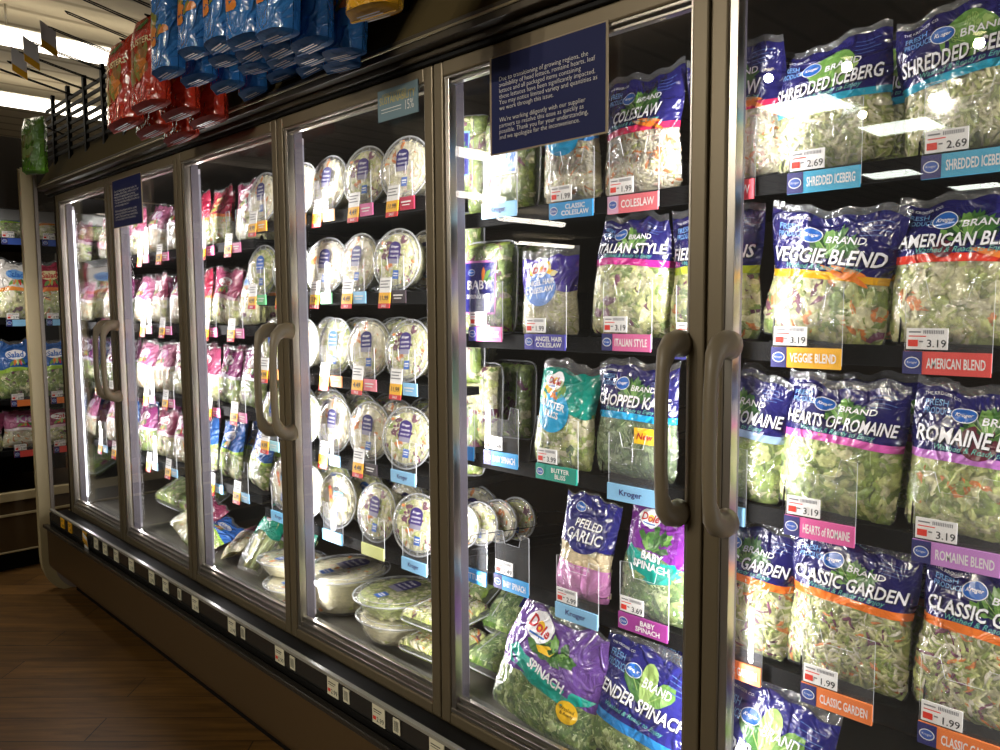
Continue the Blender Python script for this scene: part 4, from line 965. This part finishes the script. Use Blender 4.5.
for i, z in enumerate(zs4):
    for j, x in enumerate(colsx):
        k = plan[i][j]
        for d in range(2):
            lb = f'{cname[k]} topped salad kit bag, {on8[j]} from the left on the {rnm[i]} shelf' if d == 0 else f'salad kit bag right behind the {on8[j]} one from the left on the {rnm[i]} shelf'
            place_kit(k, (x+rnd.uniform(-.02, .02)+.03*d, .185+.1*d, z+.003), (R_(-6), R_(rnd.uniform(-7, 7)), R_(rnd.uniform(-6, 10))), lb)
        if x > -4.1 or i > 1:
            sale_stop(x+.005, z-.012, SC['pink'] if i < 3 else SC['blue'], f'sale tagged shelf stop under the {on8[j]} kit bag of the {rnm[i]} shelf', price=('3.99', '2.99', '3.49')[j % 3], w=.105, h=.125)
# well of the left doors
t = clamshell('big clear tray of greens in the well of the second door', .5, .2, .06, 'mix', 520); place(t, -3.86, .27, WZ+.06, 0, 0, R_(-62))
for k, loc, rot, lb in ((0, (-3.52, .14, WZ+.03), (-.9, .5, .1), 'deep pink salad bag lying on the tray in the second door well'), (3, (-3.28, .09, WZ+.03), (-1.3, .3, .1), 'blue salad bag lying at the front of the second door well'), (5, (-2.95, .25, WZ+.04), (-.7, .3, -.1), 'plum salad bag lying in the third door well'), (2, (-3.05, .16, WZ+.03), (-1.1, -.4, .1), 'rose pink salad bag lying at the left of the third door well')):
    place_kit(k, loc, rot, lb)
def celery(x, y, z, rz, label, seed):
    t = thing('celery_bag', label, 'celery bag', (x, y, z), (R_(-38), R_(4), rz), 'bagged celery hearts in the third door well'); r = random.Random(seed)
    B = Bag(.14, .3, .04, .55, seed, 1.3, topw=.7); B.film(printmat('print_celery', [(0, None), (.5, '#139a7e'), (.93, None)], .2, .8), 18, 24).build('printed_film', t)
    b = MB()
    for k in range(11):
        a = r.uniform(-.05, .05); o = r.uniform(-.018, .018)
        b.tube([(a*.5, o, .015), (a*.8, o*1.1, .09), (a, o, .16), (a*1.15, o*.8, .2)], [.007, .009, .008, .005], V[('stem', 'roml', 'mid')[k % 3]], 7)
        for q in range(3):
            L = r.uniform(.02, .035); k0 = b.add([(a, o-.01, .17+.012*q), (a-L*.5, o-.014, .19+.012*q), (a, o-.012, .17+L+.012*q), (a+L*.5, o-.014, .19+.012*q)]); b.face([k0, k0+1, k0+2, k0+3], V[('rom', 'mid', 'grn')[q]], True)
    b.build('celery_stalks', t)
    A = Art(B.mp); d_logo(A, 0, .22, .022); A.mb.build('printed_artwork', t); return t
celery(-2.83, .13, WZ+.02, R_(12), 'teal topped celery bag at the left in the third door well', 530)
celery(-2.66, .17, WZ+.02, R_(-16), 'teal topped celery bag leaning right in the third door well', 531)

# round tubs lying in a wire rack, lower left of the fifth door
for i in range(4):
    t = bowl(.062, .05, ('kit', 'angel', 'slaw', 'kit')[i], 340+i, ('round salad tub at the near end of the wire rack', 'round salad tub second in the wire rack', 'round salad tub third in the wire rack', 'round salad tub at the far end of the wire rack')[i], 0, 2, 'round tubs in a wire rack')
    t.location = (-1.65+.02*i, .19+.056*i, ZD+.075); t.rotation_euler = (R_(-4), 0, R_(12))
b = MB()
for s in (-.068, .068):
    for zz in (.03, .07): b.tube([(s, 0, zz), (s+.13, .36, zz)], .0016, WIRE, 5)
b.tube([(-.068, 0, .07), (-.05, -.01, .03), (.05, -.01, .03), (.068, 0, .07)], .0016, WIRE, 5); b.tube([(-.068+.13, .36, .07), (.068+.13, .36, .07)], .0016, WIRE, 5)
for s in (-.05, .05): b.tube([(s, 0, .006), (s+.13, .36, .006)], .0016, WIRE, 5)
tag(b.build('wire_rack', None, (-1.64, .16, ZD)), 'black wire rack holding round salad tubs', 'wire rack')

# ------------------------------------------------------------------ snack bags, fence and pegs above the case
fence = thing('wire_fence', 'black slatted wire fence on top of the case with long peg hooks', 'fence', (-2.6, .02, 2.31))
b = MB(); x0, x1 = -2.1, 3.6
for k in range(7): b.box((x0, -.004, .0+.04*k), (x1, .004, .016+.04*k), WIRE)
b.build('slats', fence)
for k in range(24):
    xx = x0+.12+.245*k; MB().box((xx-.012, -.008, -.1), (xx+.012, .008, .31), WIRE).build('post', fence)
pegx = [-4.25, -4.1, -3.92, -3.74, -3.5, -3.28, -3.1, -2.92]
for x in pegx:
    b = MB(); X = x+2.6; b.tube([(X-.008, .0, .25), (X-.008, -.30, .31), (X, -.31, .314), (X+.008, -.30, .31), (X+.008, 0, .25)], .0028, WIRE, 5); b.build('peg_hook', fence)
for x, zt, yt in ((-2.745, 2.395, -.3), (-2.53, 2.415, -.3), (-2.32, 2.48, -.33), (-2.14, 2.495, -.33), (-1.98, 2.48, -.33), (-1.84, 2.455, -.33), (-1.70, 2.435, -.33), (-1.345, 2.37, -.33), (-4.42, 2.445, -.15)):
    X = x+2.6; zq = zt-2.31; b = MB(); b.tube([(X-.006, 0, zq-.045), (X-.006, yt, zq), (X, yt-.012, zq+.003), (X+.006, yt, zq), (X+.006, 0, zq-.045)], .0026, WIRE, 5); b.build('peg_hook', fence)
for x, lb in ((-3.74, 'paper price flag hanging on the second empty hook'), (-3.5, 'paper price flag on the hook nearest the red bags'), (-3.92, 'paper price flag at the picture left edge')):
    b = MB(); b.box((-.035, -.002, -.14), (.035, 0, 0), WHITE); b.box((-.035, -.003, -.14), (.035, -.002, -.1), YELTAG)
    tag(b.build('price_flag', None, (x, -.31+.02, 2.625), (R_(-25), R_(20), R_(112))), lb, 'price tag')
cpart(MB().box((-2.75, .05, 2.3), (XR, .07, ZC-.01), P('unlit_void_black', '#0a0908', .7)), 'dark_void_sheet')  # black sheet standing in for the unlit void behind the fence
def snack(seed, base, art, word, label, w=.15, h=.27):
    B = Bag(w, h, .036, .97, seed, .8); t = thing('snack_bag', label, 'snack bag'); pm = printmat('print_snack'+base, [(0, base)], 0, .6)
    f = MB()
    # pillow bag with gusseted six-sided bottom
    def pos(u, v, side, off=0):
        d = B.D*min(1, max(0, (1.0-v)/.25))**.6*max(0, 1-abs(u)**3.2)**.6+.001
        if v < .1: d = B.D*(max(0, 1-abs(u)**3.2)**.6)+.001
        y = d+(B.wr(u, v)*.6 if side < 0 else 0)+off
        return (u*w/2*(1-.03*math.sin(PI*v)), -y if side < 0 else y, v*h)
    f.grid(lambda a, c: pos(2*a-1, c, -1), 16, 22, pm, True, True); f.grid(lambda a, c: pos(1-2*a, c, 1), 12, 12, pm, True, True)
    f.build('foil_bag', t)
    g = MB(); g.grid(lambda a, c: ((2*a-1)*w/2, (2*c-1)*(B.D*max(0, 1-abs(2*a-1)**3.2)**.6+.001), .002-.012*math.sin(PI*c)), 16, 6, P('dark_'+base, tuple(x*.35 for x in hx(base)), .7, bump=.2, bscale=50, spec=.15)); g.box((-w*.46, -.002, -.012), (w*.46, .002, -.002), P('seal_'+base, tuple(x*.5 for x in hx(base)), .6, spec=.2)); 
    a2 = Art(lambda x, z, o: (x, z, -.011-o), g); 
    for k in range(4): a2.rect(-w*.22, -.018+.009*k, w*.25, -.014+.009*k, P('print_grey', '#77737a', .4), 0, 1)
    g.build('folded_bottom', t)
    A = Art(lambda x, z, o: pos(max(-1, min(1, x/(w/2))), z/h, -1, o))
    if word: A.text(word, 0, h*.66, w*.8, IK['crm'], h*.07, 1.5, .02)
    r = random.Random(seed)
    for k in range(14): A.poly(leaf_pts(r.uniform(-.3, .18)*w, h*r.uniform(.2, .48), w*.3, w*.2, r.uniform(0, 3), k, .08, 10), art[k % len(art)], .2+.05*k, 2)
    if word: A.poly(leaf_pts(-w*.15, h*.82, w*.35, w*.16, .3, 0, .1, 12), IK['g1'], .6, 2)
    A.mb.build('printed_artwork', t)
    return t
OR1, OR2, OR3 = inkmat('chip_orange', '#d07a2a'), inkmat('chip_brown', '#8a5a1d'), inkmat('chip_olive', '#7a7a28')
GS = 'snack bags hanging above the doors'
red = snack(601, '#b5321d', [OR1, OR2, OR3], 'CLUSTERS', 'x', .2, .28)
blu = snack(602, '#2e6fb3', [OR1, OR3, OR1], None, 'x', .145, .3)
k = 0
for i, (x, zb, lb) in enumerate(((-2.76, 2.13, 'left red snack bag'), (-2.545, 2.15, 'right red snack bag'))):
    for d in range(3):
        l = f'front {lb} hanging at the left end of the row' if d == 0 else f'red snack bag {"one" if d == 1 else "two"} behind the front {lb}'
        loc = (x+.015*d, -.28+.085*d, zb-.012*d); rot = (R_(-3), R_(-4+2*i), R_(4))
        if k == 0: red.location = loc; red.rotation_euler = rot; red['label'] = l; red['group'] = GS
        else: copy_tree(red, loc, rot, l, GS)
        k += 1
k = 0
pn = ['first', 'second', 'third', 'fourth', 'fifth']
for i, (x, zb) in enumerate(((-2.33, 2.2), (-2.15, 2.215), (-1.99, 2.2), (-1.85, 2.175), (-1.71, 2.155))):
    for d in range(4 if i < 4 else 3):
        l = f'blue snack bag at the front of the {pn[i]} blue hook from the left' if d == 0 else f'blue snack bag {("", "one", "two", "three")[d]} behind the front one of the {pn[i]} blue hook'
        loc = (x+.012*d, -.31+.083*d, zb-.006*d); rot = (R_(-2), R_(rnd.uniform(-4, 4)), R_(rnd.uniform(-5, 8)))
        if k == 0: blu.location = loc; blu.rotation_euler = rot; blu['label'] = l; blu['group'] = GS
        else: copy_tree(blu, loc, rot, l, GS)
        k += 1
t = snack(603, '#d29a1e', [OR2, OR1], None, 'yellow snack bag hanging at the top edge above the fourth door', .15, .27); t.location = (-1.345, -.3, 2.115); t.rotation_euler = (R_(-2), R_(3), R_(4))
t = snack(604, '#5f9a25', [IK['g4'], OR3], None, 'green snack bag hanging at the far left end of the fence', .2, .26); t.location = (-4.42, -.12, 2.2); t.rotation_euler = (0, R_(4), R_(10))

# ------------------------------------------------------------------ adjoining case at the left edge
AX = -5.2
adj = thing('open_display_case', 'adjoining open case of bagged salads at the left picture edge', 'refrigerator', (AX, -1.1, 0))
def apart(mb, name, bevel=0): o = mb.build(name, adj, bevel=bevel); o.location = (-AX, 1.1, 0); return o
Y0, Y1 = -2.6, .4
apart(MB().box((AX-.9, Y0, .12), (AX, Y1, .42), BASEP), 'base_panel', .01)
b = MB(); b.box((AX-.85, Y0, 0), (AX-.06, Y1, .12), BLACK); b.box((AX-.02, Y0, .115), (AX+.006, Y1, .125), CREAM); b.box((AX-.02, Y0, .42), (AX+.02, Y1, .47), CREAM); b.box((AX-.02, Y0, .33), (AX+.01, Y1, .345), CREAM); apart(b, 'bumper', .003)
apart(MB().box((AX-.95, Y0, .0), (AX-.85, Y1, 2.6), DARK), 'back_panel')
apart(MB().box((AX-.9, Y0, 2.1), (AX-.0, Y1, 2.5), P('dark_header', '#241c12', .6)), 'header')
apart(MB().box((AX-.5, Y0, 2.04), (AX-.05, Y1, 2.1), P('grey_soffit', '#8f9090', .5)), 'soffit')
ADJ = ['seen through the narrow end glass', 'nearest the end panel', 'second from the end panel', 'at the picture edge']
az = [1.94, 1.47, 1.0, .70]
for z in az: apart(MB().box((AX-.85, Y0, z-.03), (AX-.07, Y1, z), SHELF), 'shelf')
rowk = [[4, 3], [1, 4], [3, 3], [0, 2]]
adjn = ['top', 'second', 'third', 'lowest']
for i, z in enumerate(az):
    for j, y in enumerate((.18, -.03, -.24, -.45)):
        k = rowk[i][j % 2]
        kb = place_kit(k, (AX-.12, y, z+.003), (R_(-5), R_(rnd.uniform(-5, 5)), PI/2), f'salad bag on the {adjn[i]} shelf of the adjoining case, {ADJ[j]}'); kb.scale = (1.25, 1.2, 1.5 if 0 < i < 3 else (.75 if i == 0 else 1.0))
        t = stop(AX-.05, z-.012, (T('blue2', '#3b5bb0'), LB, ORT, RT)[i] if j < 2 else PKT, None, f'shelf stop on the {adjn[i]} shelf of the adjoining case, {ADJ[j]}', price='2.99'); t.location = (AX-.055, y, z-.012); t.rotation_euler = (0, 0, PI/2)

# ------------------------------------------------------------------ lights
def area(name, loc, direction, sx, sy, power, col):
    l = bpy.data.lights.new(name, 'AREA'); l.shape = 'RECTANGLE'; l.size = sx; l.size_y = sy; l.energy = power; l.color = col
    o = bpy.data.objects.new(name, l); COL.objects.link(o); o.location = loc
    o.rotation_euler = Vector(direction).to_track_quat('-Z', 'Y').to_euler(); return o
LP = [6, 6.5, 7, 7, 6.5, 5.5, 5]
for i, g in enumerate(GAPS):
    for s in (-1, 1):
        if (i == 0 and s < 0) or (i == len(GAPS)-1 and s > 0): continue
        o = area('case_light', (g+s*.021, .079, 1.28), (s*.94, .34, 0), .012, 1.5, LP[i]*(.72 if s > 0 else 1.3), (1, .97, .96)); o.data.spread = R_(150)
for (x, y), tx, pw in (((-2.714, -2.697), -3.6, 160), ((-2.75, -4.1), -2.0, 200), ((-2.255, -4.234), -1.2, 230), ((-2.706, -5.7), -2.6, 200), ((-1.491, -4.34), -.6, 260), ((-2.114, -5.55), -.3, 260)):
    l = bpy.data.lights.new('track_spot', 'SPOT'); l.energy = pw*.42; l.spot_size = R_(50); l.spot_blend = .6; l.shadow_soft_size = .03; l.color = (1, .91, .76)
    o = bpy.data.objects.new('track_spot', l); COL.objects.link(o); o.location = (x, y, ZC-.07); o.rotation_euler = (Vector((tx, .1, 1.15))-o.location).to_track_quat('-Z', 'Y').to_euler()
area('canopy_light', (AX+.12, -.4, 2.02), (-.75, 0, -1), 1.4, .05, 9, (1, .95, .88)).rotation_euler.rotate_axis('Z', PI/2)
w = bpy.data.worlds.new('world'); S.world = w; w.use_nodes = True
w.node_tree.nodes['Background'].inputs[0].default_value = (1, .86, .62, 1); w.node_tree.nodes['Background'].inputs[1].default_value = .03
S.view_settings.view_transform = 'Standard'; S.view_settings.look = 'None'; S.view_settings.gamma = 1; S.view_settings.use_curve_mapping = False
S.view_settings.exposure = 0
S.cycles.transparent_max_bounces = 32; S.cycles.max_bounces = 10; S.cycles.use_denoising = True
bpy.context.view_layer.update()
